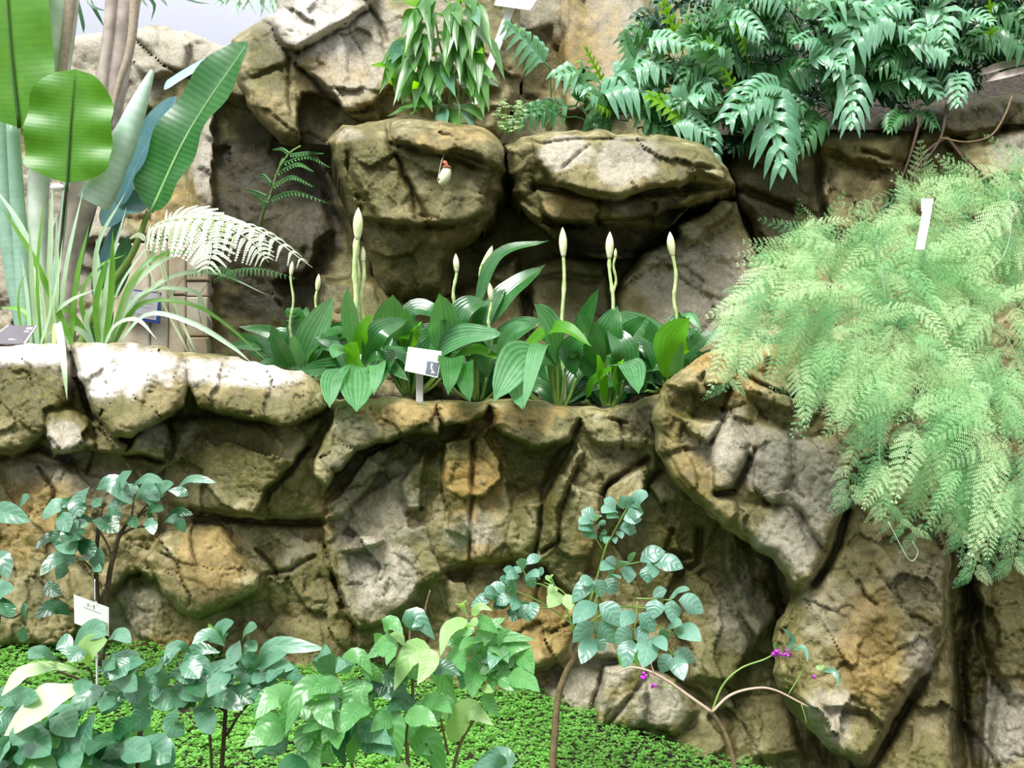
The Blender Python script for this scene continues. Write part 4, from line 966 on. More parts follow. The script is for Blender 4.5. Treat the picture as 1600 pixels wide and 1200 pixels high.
t = root('palm_frond', 'thin dark palm leaflets hanging against the white sky', 'palm', 120, -30, 5.6)
px_tube(t, 5.6, [(60, -60), (150, -26), (300, -20), (430, -40)], [4, 2], M_DARKLEAF, 'rachis')
for a, b_, c in [((122, -30), (150, 18), (164, 44)), ((112, -30), (128, 30), (131, 52)), ((130, -28), (142, 8), (168, 18)), ((200, -22), (240, 4), (236, 34)), ((240, -22), (300, 2), (330, 6)), ((220, -22), (250, -4), (262, 10)),
                 ((270, -22), (330, -6), (350, 4)), ((150, -26), (172, 6), (176, 14)), ((180, -24), (215, -6), (232, 12))]:
    px_leaf(t, 5.6, [a, b_, c], 3, M_DARKLEAF, 'strap', 'leaflet', n=8, m=1)
t = root('palm_frond', 'blurred pale green feathery foliage above the dark crag notch', 'palm', 400, -30, 6.4)
for i in range(26):
    x0 = 345 + i * 4; px_leaf(t, 6.4, [(x0, -40), (x0 + rng.uniform(-12, 12), -10), (x0 + rng.uniform(-22, 22), rng.uniform(8, 34))], 2.6, M_BAN_SILVER, 'strap', 'leaflet', n=6, m=1)

# strap leaved lilies
def straps(label, basepx, d, arr, mats, hw=4.7):
    t = root('spider_lily', label, 'plant', basepx[0], basepx[1], d, 'strap-leaved clumps behind the pale rim')
    for i, pts in enumerate(arr):
        k = len(pts)
        px_leaf(t, d, [(p[0], p[1], d - 0.25 * (j / (k - 1)) * ((i * 7 % 5) / 5 - 0.2)) for j, p in enumerate(pts)], hw * rng.uniform(0.8, 1.15), mats[i % len(mats)], 'strap', n=18, m=1, fold=0.35, up=(rng.uniform(-.5, .5), -0.8, 0.5))
    return t
straps('clump of pale strap leaves rising beside the blue framed notice', (165, 548), 3.98, [
    [(158, 550), (154, 440), (150, 372)], [(160, 550), (168, 440), (198, 322)], [(164, 550), (175, 450), (176, 358)], [(165, 550), (185, 455), (242, 368)], [(160, 550), (150, 400), (196, 300)],
    [(150, 550), (128, 470), (152, 420), (195, 398)], [(168, 550), (200, 460), (250, 410), (322, 385)], [(168, 550), (210, 440), (240, 395), (252, 350)], [(172, 550), (216, 478), (290, 474), (350, 505), (425, 572)],
    [(176, 550), (230, 492), (300, 505), (360, 540), (392, 566)], [(170, 550), (220, 470), (270, 432), (340, 428), (420, 462)], [(150, 552), (120, 500), (95, 482), (60, 490)], [(160, 552), (180, 510), (215, 500), (245, 530)],
     [(150, 552), (135, 500), (160, 470), (190, 462)], [(155, 552), (150, 480), (162, 425), (170, 402)], [(165, 552), (220, 460), (300, 455), (318, 480), (332, 505)],
    [(150, 552), (130, 520), (100, 512), (70, 525)], [(168, 552), (205, 440), (262, 396), (300, 398)]], [M_STRAP, M_STRAP, M_STRAP_G])
t_str = straps('clump of long strap leaves leaning over the dark plaque', (100, 548), 3.90, [
    [(112, 548), (70, 440), (30, 350), (-15, 285)], [(118, 548), (84, 470), (48, 395), (0, 320)], [(60, 552), (52, 450), (46, 352)], [(72, 552), (78, 400), (82, 288)], [(66, 552), (60, 430), (70, 300)], [(90, 550), (104, 420), (130, 296)],
    [(84, 552), (90, 440), (88, 330)], [(40, 552), (30, 470), (42, 420)], [(50, 552), (44, 470), (34, 400)], [(76, 552), (70, 480), (58, 410)], [(70, 552), (40, 490), (0, 480)],
    [(100, 552), (80, 500), (110, 470), (150, 452)], [(60, 552), (80, 480), (74, 400)], [(110, 552), (120, 440), (140, 350)], [(96, 552), (84, 480), (94, 420), (98, 370)]], [M_STRAP, M_STRAP_G, M_STRAP])

px_leaf(t_str, 3.3, [(84, 545, 3.8), (90, 505, 3.5), (99, 560, 3.24), (105, 626, 3.22)], 6, M_STRAP, 'strap', n=16, m=1, fold=0.3)
# ------------------------------------------------------------------ stone pillar and signs
pl = thing('stone_pillar', 'pale block pillar with upright joints carrying the blue framed notice', 'pillar', P(265, 560, 5.15))
M_STONE = plain_mat('pale_sandstone', C(236, 226, 208), 0.8, 9, 0.25, bump=0.4, bdist=0.01, alt=C(206, 184, 152))
def slab_px(mb, x0, y0, x1, y1, d, depth, bev=0.006):
    a = P(x0, y0, d); b_ = P(x1, y1, d)
    c = (a + b_) / 2; c.y += depth / 2
    sx, sz = abs(b_.x - a.x), abs(a.z - b_.z)
    h = bev
    vs = []; 
    for yy, k in ((-depth / 2 + h, 0), (-depth / 2, h), (depth / 2, 0)):
        for X, Z in ((-1, -1), (1, -1), (1, 1), (-1, 1)): vs.append(c + Vector((X * (sx / 2 - k), yy, Z * (sz / 2 - k))))
    fs = [(4, 5, 6, 7)] + [(0 + i, (i + 1) % 4, 4 + (i + 1) % 4, 4 + i) for i in range(4)] + [(8 + i, 8 + (i + 1) % 4, (i + 1) % 4, i) for i in range(4)] + [(11, 10, 9, 8)]
    mb.add(vs, fs)
for (x0, y0, x1, y1) in [(170, 380, 233, 560), (235, 378, 261.5, 560), (263, 385, 289, 460), (263, 462, 289, 560), (291, 382, 325, 438), (291, 440, 325, 462), (291, 464, 325, 525), (291, 527, 325, 572)]:
    mb = MB(); slab_px(mb, x0, y0, x1, y1, 5.15 + rng.uniform(-.01, .01), 0.35); mb.build('block', M_STONE, pl, smooth=False)

def quad_plate(mb, c4, thick, toward=Vector((0, 1, 0))):
    a = [Vector(c) for c in c4]; nn = (a[1] - a[0]).cross(a[3] - a[0]).normalized()
    if nn.dot(toward) < 0: nn = -nn
    vs = a + [p + nn * thick for p in a]
    mb.add(vs, [(0, 1, 2, 3), (7, 6, 5, 4)] + [(i, i + 4, (i + 1) % 4 + 4, (i + 1) % 4) for i in range(4)])
    return nn
def plate_marks(corners, rects, mat, name, parent, lift=0.0008):
    """rects in plate coordinates 0..1: flat printed marks lying on the plate"""
    a, b_, c, d_ = [Vector(p) for p in corners]
    nn = (b_ - a).cross(d_ - a).normalized()
    if nn.y > 0: nn = -nn
    mb = MB()
    def q(u, v): return (a * (1 - u) + b_ * u) * (1 - v) + (d_ * (1 - u) + c * u) * v + nn * lift
    for (u0, v0, u1, v1) in rects:
        pts = [q(u0, v0), q(u1, v0), q(u1, v1), q(u0, v1)]
        mb.add(pts, [(0, 1, 2, 3)])
    return mb.build(name, mat, parent, smooth=False)

# blue framed notice
cs = [P(196, 451, 5.10), P(251, 457, 5.10), P(249, 506, 5.10), P(192, 497, 5.10)]
t = root('framed_notice', 'white notice sheet in a blue frame on the stone pillar', 'sign', 222, 506, 5.10)
mb = MB(); quad_plate(mb, cs, 0.012); mb.build('frame', M_BLUE, t, False)
ins_ = [cs[0].lerp(cs[2], 0.05), cs[1].lerp(cs[3], 0.04), cs[2].lerp(cs[0], 0.10), cs[3].lerp(cs[1], 0.10)]
ins_ = [p + Vector((0, -0.002, 0)) for p in ins_]
mb = MB(); quad_plate(mb, ins_, 0.0015); mb.build('sheet', plain_mat('lilac_paper', C(216, 212, 222), 0.6, 5, 0.04, bump=0.0), t, False)
plate_marks(ins_, [(0.1, 0.25, 0.9, 0.29), (0.15, 0.42, 0.85, 0.45), (0.1, 0.56, 0.8, 0.59), (0.06, 0.84, 0.92, 0.93)], M_GREYP, 'print', t)

# centre white plant label
cs = [P(638, 542, 3.70), P(690, 549, 3.70), P(684, 590, 3.66), P(632, 579, 3.66)]
t = root('plant_label', 'white plant label on a grey stake before the pleated leaves', 'sign', 655, 632, 3.70)
mb = MB(); quad_plate(mb, cs, 0.004); mb.build('plate', M_WHITE, t, False)
mb = MB(); slab_px(mb, 650, 578, 661, 640, 3.715, 0.006, 0.001); mb.build('stake', M_GREYP, t, False)
plate_marks(cs, [(0.62, 0.45, 0.985, 0.97)], plain_mat('dark_photo_print', C(70, 84, 96), 0.4, 90, 0.5, bump=0.0), 'picture', t)
plate_marks(cs, [(0.74, 0.52, 0.80, 0.62), (0.75, 0.62, 0.79, 0.75), (0.79, 0.72, 0.82, 0.90), (0.83, 0.80, 0.88, 0.88)], M_GREYP, 'picture_flower', t, 0.0014)
plate_marks(cs, [(0.44, 0.16, 0.475, 0.21), (0.50, 0.16, 0.53, 0.20), (0.60, 0.17, 0.64, 0.22)], M_GREYP, 'print', t)

# white label among the shrubs, low at the wall
cs = [P(116, 929, 2.80), P(170, 949, 2.86), P(170, 994, 2.86), P(117, 974, 2.80)]
t = root('plant_label', 'tilted white plant label hanging on a wire by the lower rocks', 'sign', 148, 1100, 2.85)
mb = MB(); quad_plate(mb, cs, 0.004); mb.build('plate', M_WHITE, t, False)
px_tube(t, 2.83, [(148, 905), (148.5, 940)], [0.9, 0.9], M_GREYP, 'wire')
px_tube(t, 2.88, [(150, 940), (152, 1110)], [1.6, 1.6], M_GREYP, 'stake')
plate_marks(cs, [(0.57, 0.56, 0.98, 0.98)], plain_mat('pale_green_photo_print', C(168, 190, 150), 0.4, 70, 0.4, bump=0.0), 'picture', t)
plate_marks(cs, [(0.78, 0.74, 0.94, 0.92)], plain_mat('dark_red_print', C(96, 50, 54), 0.5, 5, 0.1, bump=0.0), 'picture_flower', t, 0.0014)
plate_marks(cs, [(0.375, 0.12, 0.39, 0.24), (0.40, 0.13, 0.425, 0.15), (0.40, 0.19, 0.425, 0.21), (0.46, 0.16, 0.465, 0.22), (0.48, 0.16, 0.485, 0.22), (0.54, 0.12, 0.58, 0.145), (0.54, 0.17, 0.58, 0.19), (0.555, 0.12, 0.565, 0.25), (0.54, 0.22, 0.585, 0.235)], M_INK, 'print', t)
plate_marks(cs, [(0.26, 0.30, 0.76, 0.325)], M_GREYP, 'print', t)

# dark plaque
cs = [P(12, 508, 3.72), P(58, 509, 3.74), P(40, 537, 3.66), P(-26, 537, 3.64)]
t = root('plant_plaque', 'dark plaque with pale edges propped on the rock rim', 'sign', 20, 545, 3.70)
mb = MB(); quad_plate(mb, cs, 0.004); mb.build('plate', plain_mat('dark_plaque', C(98, 94, 100), 0.4, 5, 0.08, bump=0.0), t, False)
plate_marks(cs, [(0, 0, 0.05, 1), (0.95, 0, 1.0, 1), (0.72, 0.10, 0.90, 0.22), (0.73, 0.30, 0.87, 0.37), (0.50, 0.46, 0.54, 0.66), (0.56, 0.46, 0.60, 0.66), (0.62, 0.46, 0.66, 0.66), (0.68, 0.47, 0.72, 0.66), (0.74, 0.46, 0.78, 0.68), (0.50, 0.73, 0.80, 0.80)], M_INKL, 'lettering', t)
px_tube(t, 3.72, [(16, 525), (18, 560)], [2, 2], M_GREYP, 'stake')

# tall white marker by the pitcher plant
cs = [P(786, -34, 5.0), P(852, -20, 5.0), P(828, 16, 4.97), P(772, 8, 4.97)]
t = root('plant_label', 'tall leaning white marker board beside the pitcher plant', 'sign', 738, 190, 5.0)
mb = MB(); quad_plate(mb, cs, 0.006); mb.build('plate', M_WHITE, t, False)
mb = MB(); quad_plate(mb, [P(794, 5, 5.02), P(806, 8, 5.02), P(751, 160, 4.96), P(736, 166, 4.96)], 0.008); mb.build('stake', M_WHITE, t, False)
# marker inside the asparagus fern
t = root('plant_label', 'white stake label standing in the asparagus fern', 'sign', 1434, 400, 3.1)
mb = MB(); quad_plate(mb, [P(1443, 322, 2.78), P(1457, 322, 2.78), P(1444, 390, 2.72), P(1431, 390, 2.72)], 0.004); mb.build('stake', M_WHITE, t, False)
mb = MB(); quad_plate(mb, [P(1440, 310, 2.775), P(1459, 310, 2.775), P(1455, 330, 2.775), P(1440, 330, 2.775)], 0.004); mb.build('plate', M_WHITE, t, False)
# small white cap light on the wire
t = root('cap_nut', 'small white round cap behind the banana leaf base', 'cap', 90, 293, 4.2)
mb = MB(); mb.ball(P(90, 293, 4.2), 0.024, 12, 8, (1.3, 1, 0.7)); mb.build('cap', M_WHITE, t)

# ------------------------------------------------------------------ soft ferns at the left of the bed
T_FERN = frond_template('fern_frond', M_FERN, 18, 12, 0.30, 0.25, 0.045, 0.022, 3, 0.22, 'ell', 0.008, 0.45, 78)
def fern_frond(parent, mat, spine_px, d, hw, n_p=20, up=(0, -0.5, 0.85), droop=0.5, nm='frond', sub=11, start=0.25, lw=0.3, both=(-1, 1)):
    """bipinnate frond along a traced rachis"""
    q = [P(p[0], p[1], p[2] if len(p) > 2 else d) for p in spine_px]
    N_ = 60; sp = curve_pts(q, N_ + 1); mb = MB(); up = Vector(up).normalized(); hwm = hw * d / F
    mb.tube(sp[::3], [hwm * 0.03 * (1.2 - i / len(sp[::3])) for i in range(len(sp[::3]))], 5)
    for i in range(n_p):
        u = start + (0.99 - start) * i / n_p
        k = int(u * N_); p = sp[k].lerp(sp[min(N_, k + 1)], u * N_ - k); t_ = (sp[min(N_, k + 1)] - sp[max(0, k - 1)]).normalized()
        s = t_.cross(up).normalized()
        v = (u - start) / (1 - start); L = hwm * (min(1, 0.55 + 2.2 * v)) * (1 - v) ** 0.6
        for sg in both:
            a = math.radians(68 + rng.uniform(-4, 4)); dr = t_ * math.cos(a) + s * sg * math.sin(a)
            e = p + dr * L + Vector((0, 0, -droop * L)); m_ = p + dr * L * 0.5 + Vector((0, 0, -droop * L * 0.2))
            pp = curve_pts([p, m_, e], sub + 1)
            mb.tube(pp[::2], [L * 0.015] * len(pp[::2]), 3, False)
            for j in range(1, sub + 1):
                tt = (pp[j] - pp[j - 1]).normalized(); ss = tt.cross(s.cross(t_)).normalized(); ll = L * 0.20 * (1 - 0.75 * j / (sub + 1))
                for s2 in (-1, 1):
                    dd = (ss * s2 + tt * 0.45 + Vector((0, 0, -0.25))).normalized(); ee = pp[j] + dd * ll; mm = pp[j] + dd * ll * 0.5; w_ = tt * L * lw * 2.2 / sub
                    mb.add([pp[j], mm + w_, ee, mm - w_], [(0, 1, 2, 3)], [(0, .5), (.5, 1), (1, .5), (.5, 0)])
    return mb.build(nm, mat, parent)
t = root('fern', 'big whitish arching fern fronds over the planter rim', 'fern', 300, 560, 4.0)
fern_frond(t, M_FERN_W, [(300, 562, 4.05), (240, 440, 4.0), (232, 362, 3.95), (300, 340, 3.85), (400, 358, 3.75), (488, 418, 3.7)], 3.85, 64, 19, droop=0.55, start=0.36, up=(0.1, -0.55, 0.8))
fern_frond(t, M_FERN_W, [(310, 562, 4.05), (262, 440, 4.0), (256, 356, 3.95), (300, 345, 3.85), (330, 380, 3.75), (322, 428, 3.7)], 3.85, 68, 16, droop=0.3, start=0.42, up=(0.0, -0.8, 0.5))
fern_frond(t, M_FERN_W, [(310, 562, 4.05), (255, 430, 4.0), (262, 345, 3.95), (330, 345, 3.85), (390, 375, 3.78), (420, 410, 3.75)], 3.9, 58, 16, droop=0.4, start=0.40, up=(0.0, -0.7, 0.6))
fern_frond(t, M_FERN, [(330, 562, 4.1), (310, 470, 4.1), (345, 430, 4.05), (400, 420, 4.0), (468, 436, 4.0)], 4.0, 18, 22, droop=0.4, start=0.45, sub=4, lw=0.5)
fern_frond(t, M_FERN, [(300, 562, 4.1), (270, 470, 4.1), (300, 424, 4.05), (350, 420, 4.0), (372, 440, 4.0)], 4.0, 20, 16, droop=0.4, start=0.45, sub=4, lw=0.5)

t = root('fern', 'tiered green fern growing out of the dark rock recess', 'fern', 405, 365, 4.75)
px_tube(t, 4.7, [(404, 368, 4.85), (412, 330), (424, 300), (434, 268), (452, 240), (470, 228)], [2.4, 1.2], M_PETIOLE, 'stipe')
for (a, b_, c, hw) in [((420, 312), (460, 300), (512, 317), 13), ((424, 292), (456, 276), (490, 292), 12), ((430, 272), (465, 256), (490, 268), 11), ((440, 256), (480, 244), (516, 262), 11), ((450, 242), (480, 238), (506, 240), 9),
                       ((418, 308), (400, 300), (384, 296), 11), ((424, 288), (412, 274), (404, 274), 10), ((436, 262), (440, 250), (446, 246), 9), ((452, 240), (440, 232), (426, 234), 8), ((420, 318), (412, 316), (396, 306), 10)]:
    q = [P(a[0], a[1], 4.7), P(b_[0], b_[1], 4.62), P(c[0], c[1], 4.55)]
    N_ = 16; sp = curve_pts(q, N_ + 1); mb = MB(); mb.tube(sp[::2], [0.002] * len(sp[::2]), 4)
    for i in range(1, N_):
        f_ = i / N_; L = hw * 4.65 / F * (1 - f_ ** 2 * 0.8)
        tt = (sp[i + 1] - sp[i - 1]).normalized()
        for sg in (-1, 1):
            dd = (Vector((0, -0.55, -0.75)) if sg < 0 else Vector((0, 0.7, 0.35))) + tt * 0.5
            leaf(mb, [sp[i], sp[i] + dd * L * 0.5, sp[i] + dd * L], L * 0.17, 'ellip', up=(0, -0.6, 0.8), n=4, m=1)
    mb.build('pinna', M_FERN, t)
# ------------------------------------------------------------------ pleated-leaf plants with pale flower shoots
def shoot(parent, d, x0, y0, x1, y1, r=2.6, bud=1.0, lean=0.0, double=False):
    """a jointed pale flower shoot with a bud; returns it with its bud as a sub-part"""
    base, top = P(x0, y0, d), P(x1, y1, d - 0.04)
    n = 22; mb = MB(); pts = []; rad = []
    Lb = 36 * bud * d / F
    end = top - (top - base).normalized() * Lb * 0.8
    for i in range(n):
        u = i / (n - 1); p = base.lerp(end, u)
        p.x += 0.006 * math.sin(u * 9 + x0) * d / 4; pts.append(p)
        node = max(0, math.sin(u * 26 + x0)) ** 6
        rad.append(1.2 * r * d / F * (0.85 + 0.35 * node) * (1.0 - 0.15 * u))
    mb.tube(pts, rad, 8)
    st = mb.build('flower_stem', M_SHOOT, parent)
    mb = MB(); pts2 = []; rad2 = []
    tip = top + Vector((lean * Lb, 0, 0))
    for i in range(12):
        u = i / 11; pts2.append(pts[-2].lerp(tip, u) + Vector((lean * Lb * 0.2 * math.sin(3.14 * u), 0, 0)))
        rad2.append(max(0.0004, (r * 0.9 * (1 - u) + 4.8 * bud * math.sin(math.pi * u ** 1.15) ** 0.8 * (0.9)) * d / F * (1 if u < 0.98 else 0.2)))
    mb.tube(pts2, rad2, 10)
    pass
    b_ = MB.build(mb, 'bud', M_BUD, None)
    for v in b_.data.vertices: v.co -= parent.location
    b_.parent = st
    return st
ORG = {}
def moli(label, bx, by, d, leaves, shoots, fill=6, spread=60):
    t = root('weevil_lily', label, 'plant', bx, by, d, 'pleated-leaf plants along the planter')
    mt = {'g': M_MOLI, 'y': M_MOLI_Y, 'l': M_MOLI_L}
    for lv in leaves:
        mat, hw, pts = lv[0], lv[1], lv[2:]
        k = len(pts)
        dd = [d - 0.02 - (0.16 * j / (k - 1)) * (1 if lv[0] != 'g' else rng.uniform(-0.2, 1)) for j in range(k)]
        if pts[-1][1] > 612: dd = [d - 0.02 + (3.22 - d) * (j / (k - 1)) ** 0.8 for j in range(k)]
        # stalk from the crown
        px_tube(t, d, [(bx + (pts[0][0] - bx) * 0.25, by + 6, d + .02), (bx + (pts[0][0] - bx) * 0.7, (by + pts[0][1]) / 2 + 4, d), (pts[0][0], pts[0][1], dd[0])], [3.2, 2.2], M_PETIOLE, 'leaf_stalk', 5, 7)
        px_leaf(t, d, [(p[0], p[1], dd[j]) for j, p in enumerate(pts)] if k > 2 else [(pts[0][0], pts[0][1], dd[0]), ((pts[0][0] + pts[1][0]) / 2 + rng.uniform(-3, 3), (pts[0][1] + pts[1][1]) / 2 - 4, (dd[0] + dd[1]) / 2 - 0.03), (pts[1][0], pts[1][1], dd[1])],
                hw * 1.30, mt[mat], 'moli', n=18, m=4, fold=0.24, wave=0.05, up=(rng.uniform(-.35, .35), -0.8, rng.uniform(0.35, 0.7)))
    for i in range(fill * 3 + 3):
        a = rng.uniform(-1.35, 1.35); L = rng.uniform(55, 120)
        tx, ty = bx + math.sin(a) * L * 1.1, by - math.cos(a) * L * rng.uniform(0.75, 1.1)
        dq = min(4.36, d + rng.uniform(0.05, 0.35))
        px_leaf(t, dq, [(bx + math.sin(a) * 6, by, d + .05), (bx + math.sin(a) * L * 0.45, by - math.cos(a) * L * 0.75 - 6, dq), (tx, ty, dq + rng.uniform(-.1, .1))], rng.uniform(11, 19), M_MOLI, 'moli', n=14, m=3, fold=0.3, up=(rng.uniform(-.6, .6), -0.75, rng.uniform(0.2, 0.7)))
    for s in shoots: shoot(t, *s)
    return t
moli('glossy clump below the two thin shoots nearest the white fern', 470, 588, 4.12,
     [('g', 10, (455, 575), (438, 545), (424, 508)), ('l', 10, (470, 578), (466, 545), (458, 522)), ('l', 20, (470, 575), (490, 525), (521, 464)), ('g', 15, (482, 582), (510, 535), (545, 502)), ('g', 9, (455, 580), (410, 538), (352, 520)),
      ('g', 9, (458, 585), (420, 560), (385, 552)), ('g', 13, (488, 590), (520, 560), (560, 550)), ('l', 8, (475, 585), (485, 555), (500, 538)), ('g', 8, (462, 590), (420, 568), (395, 590))],
     [(4.10, 455, 532, 457, 408, 2.0, 0.6), (4.05, 494, 540, 496, 428, 2.2, 0.75, 0.08)], 7)
moli('clump beneath the thick double shoot, leaf tips hanging over the rim', 560, 606, 3.85,
     [('l', 11, (556, 556), (548, 500), (543, 448)), ('y', 9, (560, 560), (566, 520), (582, 490)), ('y', 20, (555, 588), (557, 560), (557, 534)), ('l', 21, (557, 566), (556, 600), (557, 644)), ('l', 14, (545, 572), (522, 590), (515, 638)),
      ('g', 12, (566, 575), (590, 555), (608, 572), (640, 596)), ('g', 14, (570, 570), (590, 520), (638, 498)), ('l', 10, (575, 590), (590, 570), (584, 618)), ('l', 11, (548, 570), (530, 548), (520, 560)), ('g', 13, (585, 580), (605, 560), (590, 610))],
     [(3.84, 551, 540, 560, 324, 4.0, 1.45), (3.86, 560, 540, 556, 368, 3.4, 0.9), (3.88, 566, 530, 567, 385, 3.0, 0.6)], 6)
moli('broad round-tipped leaf clump behind the white label', 640, 612, 4.02,
     [('l', 23, (615, 556), (612, 505), (614, 460)), ('g', 14, (625, 560), (640, 490), (672, 486), (700, 505)), ('l', 20, (692, 560), (690, 505), (686, 458)), ('l', 16, (655, 568), (715, 528), (790, 522)), ('y', 13, (636, 556), (640, 520), (658, 502)),
      ('g', 12, (650, 580), (610, 540), (590, 560)), ('l', 12, (615, 590), (640, 560), (600, 540)), ('g', 14, (690, 590), (705, 560), (700, 618)), ('g', 16, (680, 590), (720, 490), (760, 470)), ('l', 12, (622, 560), (630, 520), (634, 480))],
     [(4.0, 614, 540, 614, 486, 2.2, 0.5), (4.05, 709, 522, 712, 396, 2.6, 0.85), (3.95, 685, 522, 687, 478, 2.2, 0.55)], 7)
moli('clump with long narrow leaves sweeping up over the recess', 748, 622, 4.05,
     [('g', 17, (745, 530), (790, 462), (852, 414)), ('g', 9, (738, 500), (776, 402), (858, 376)), ('g', 14, (735, 560), (755, 500), (790, 450)), ('y', 9, (695, 590), (735, 548), (786, 562)), ('g', 12, (760, 590), (745, 545), (700, 545)),
      ('g', 16, (765, 560), (800, 520), (850, 500)), ('l', 12, (780, 600), (790, 560), (760, 540)), ('g', 14, (730, 590), (720, 570), (735, 630))],
     [(4.1, 745, 492, 757, 384, 2.4, 0.95, 0.35), (3.9, 766, 552, 765, 442, 2.4, 0.85)], 7)
moli('clump with a large pale leaf bending over the rim by its tall bud', 872, 636, 3.88,
     [('l', 23, (862, 562), (815, 560), (770, 628)), ('l', 22, (872, 566), (858, 515), (834, 474)), ('l', 11, (775, 566), (800, 520), (832, 508)), ('l', 13, (800, 575), (808, 600), (816, 640)), ('g', 11, (882, 580), (912, 505), (936, 450)),
      ('y', 11, (800, 560), (850, 520), (885, 514), (925, 542)), ('g', 14, (870, 570), (840, 560), (800, 590)), ('l', 10, (858, 540), (840, 548), (818, 640)), ('g', 15, (900, 590), (890, 550), (920, 520))],
     [(3.95, 880, 640, 879, 355, 3.0, 1.2)], 6)
moli('clump with yellow-green backlit leaves beneath the double-tipped bud', 950, 640, 3.95,
     [('g', 18, (945, 560), (950, 520), (965, 478)), ('g', 14, (940, 585), (925, 530), (902, 486)), ('y', 15, (950, 632), (936, 590), (932, 552)), ('l', 15, (955, 572), (985, 572), (998, 616)), ('y', 9, (915, 624), (930, 595), (962, 572)),
      ('g', 16, (975, 590), (980, 530), (1010, 495)), ('g', 18, (965, 600), (975, 550), (950, 505)), ('y', 9, (965, 618), (958, 580), (975, 560)), ('g', 12, (935, 600), (905, 560), (890, 560))],
     [(3.98, 958, 560, 953, 362, 2.9, 1.2), (3.97, 959, 470, 962, 388, 2.0, 0.35)], 7)
moli('clump with one wide bright pleated leaf against the ochre boulder', 1045, 606, 4.0,
     [('y', 23, (1042, 596), (1048, 540), (1078, 496)), ('g', 22, (1036, 600), (1020, 530), (955, 486)), ('g', 15, (1035, 595), (1022, 545), (1015, 500)), ('g', 10, (1050, 600), (1080, 545), (1145, 508)), ('g', 8, (1058, 602), (1110, 556), (1190, 556)),
      ('l', 9, (1058, 560), (1072, 490), (1096, 515)), ('g', 15, (1025, 605), (985, 560), (960, 540)), ('l', 8, (1052, 600), (1058, 570), (1066, 532)), ('g', 12, (1010, 610), (1000, 580), (980, 556))],
     [(4.05, 1057, 510, 1051, 362, 2.9, 1.15, -0.1)], 7)

# ------------------------------------------------------------------ pitcher plant on the rounded boulder
t = root('pitcher_plant', 'trailing pitcher plant with drooping leaves and one hanging pitcher', 'plant', 700, 196, 4.62)
D = 4.6
for pts in ([(700, 196, 4.65), (704, 120, 4.6), (700, 40, 4.58), (705, -60, 4.6)], [(690, 196, 4.65), (664, 130, 4.55), (650, 60, 4.5), (662, 10, 4.5)], [(712, 196, 4.65), (728, 120, 4.55), (722, 30, 4.55), (715, -40, 4.6)], [(704, 196, 4.7), (716, 140, 4.66), (690, 80, 4.62), (680, 30, 4.6)]):
    px_tube(t, D, pts, [2.4, 1.5], M_PETIOLE)
NL = [('n', (655, 12), (640, 3), (612, 4)), ('n', (668, 30), (655, 22), (648, 52)), ('n', (700, 30), (676, 25), (674, 80)), ('n', (690, 20), (712, 15), (720, 40)), ('n', (650, 65), (626, 70), (590, 108)), ('n', (652, 60), (640, 78), (632, 88)),
      ('n', (650, 70), (614, 96), (606, 132)), ('y', (614, 134), (604, 106), (577, 102)), ('n', (628, 90), (622, 120), (622, 160)), ('n', (640, 90), (636, 130), (628, 165)), ('n', (660, 60), (650, 90), (648, 112)), ('l', (700, 80), (698, 120), (712, 152)),
      ('l', (715, 50), (738, 80), (758, 135)), ('n', (722, 30), (750, 50), (776, 92)), ('l', (724, 20), (740, 20), (750, 42)), ('n', (728, 60), (746, 90), (748, 150)), ('n', (690, 60), (662, 80), (655, 130)), ('n', (700, 100), (672, 110), (668, 150)),
      ('n', (720, 80), (735, 115), (736, 152)), ('n', (724, 90), (750, 105), (778, 128)), ('l', (735, 120), (752, 124), (780, 136)), ('n', (700, 170), (664, 158), (605, 182)), ('n', (705, 165), (668, 165), (622, 168)), ('l', (690, 168), (692, 184), (696, 210)),
      ('l', (708, 160), (726, 176), (741, 206)), ('n', (710, 168), (735, 170), (755, 190)), ('n', (700, 172), (714, 184), (720, 200)), ('y', (655, 160), (652, 140), (646, 126)), ('n', (715, 5), (725, 0), (736, 14)), ('n', (700, 5), (680, -8), (664, 20)),
      ('n', (690, 50), (708, 42), (700, 78)), ('n', (712, 40), (725, 60), (722, 100)), ('n', (680, 90), (690, 110), (676, 150)), ('n', (664, 100), (676, 120), (690, 160)), ('n', (645, 110), (660, 140), (676, 176)), ('y', (735, 90), (745, 80), (755, 84)),
      ('n', (710, 130), (728, 135), (742, 165)), ('n', (690, 140), (676, 150), (640, 180)), ('l', (640, 66), (620, 78), (612, 100))]
for i in range(34):
    x, y = rng.uniform(650, 735), rng.uniform(-10, 150); a = rng.uniform(-1.0, 1.0) + (x - 695) / 90; L = rng.uniform(45, 80)
    NL.append(('n', (x, y), (x + math.sin(a) * L * 0.5, y - 4), (x + math.sin(a) * L * 0.9, min(196, y + L * 0.75))))
for i, (c, *pts) in enumerate(NL):
    px_leaf(t, D, [(p[0], p[1], D - 0.08 * j - (0.02 * (i % 4))) for j, p in enumerate(pts)], {'n': 11.5, 'l': 12, 'y': 10}[c], {'n': M_NEP, 'l': M_BLUELEAF, 'y': M_NEP_Y}[c], 'lance', n=12, m=2, fold=0.2, up=(rng.uniform(-.5, .5), -0.85, rng.uniform(0.2, 0.6)))
tn = px_tube(t, 4.30, [(696, 209, 4.40), (697, 232, 4.22), (690, 252, 4.12), (685, 276, 4.10), (684, 283, 4.10), (688, 286, 4.10)], [0.8, 0.7], M_BARK_P, 'tendril')
mb = MB()
pts = curve_pts([P(685, 285, 4.10), P(690, 284, 4.10), P(695, 276, 4.10), P(698, 266, 4.10), P(698, 260, 4.10)], 14)
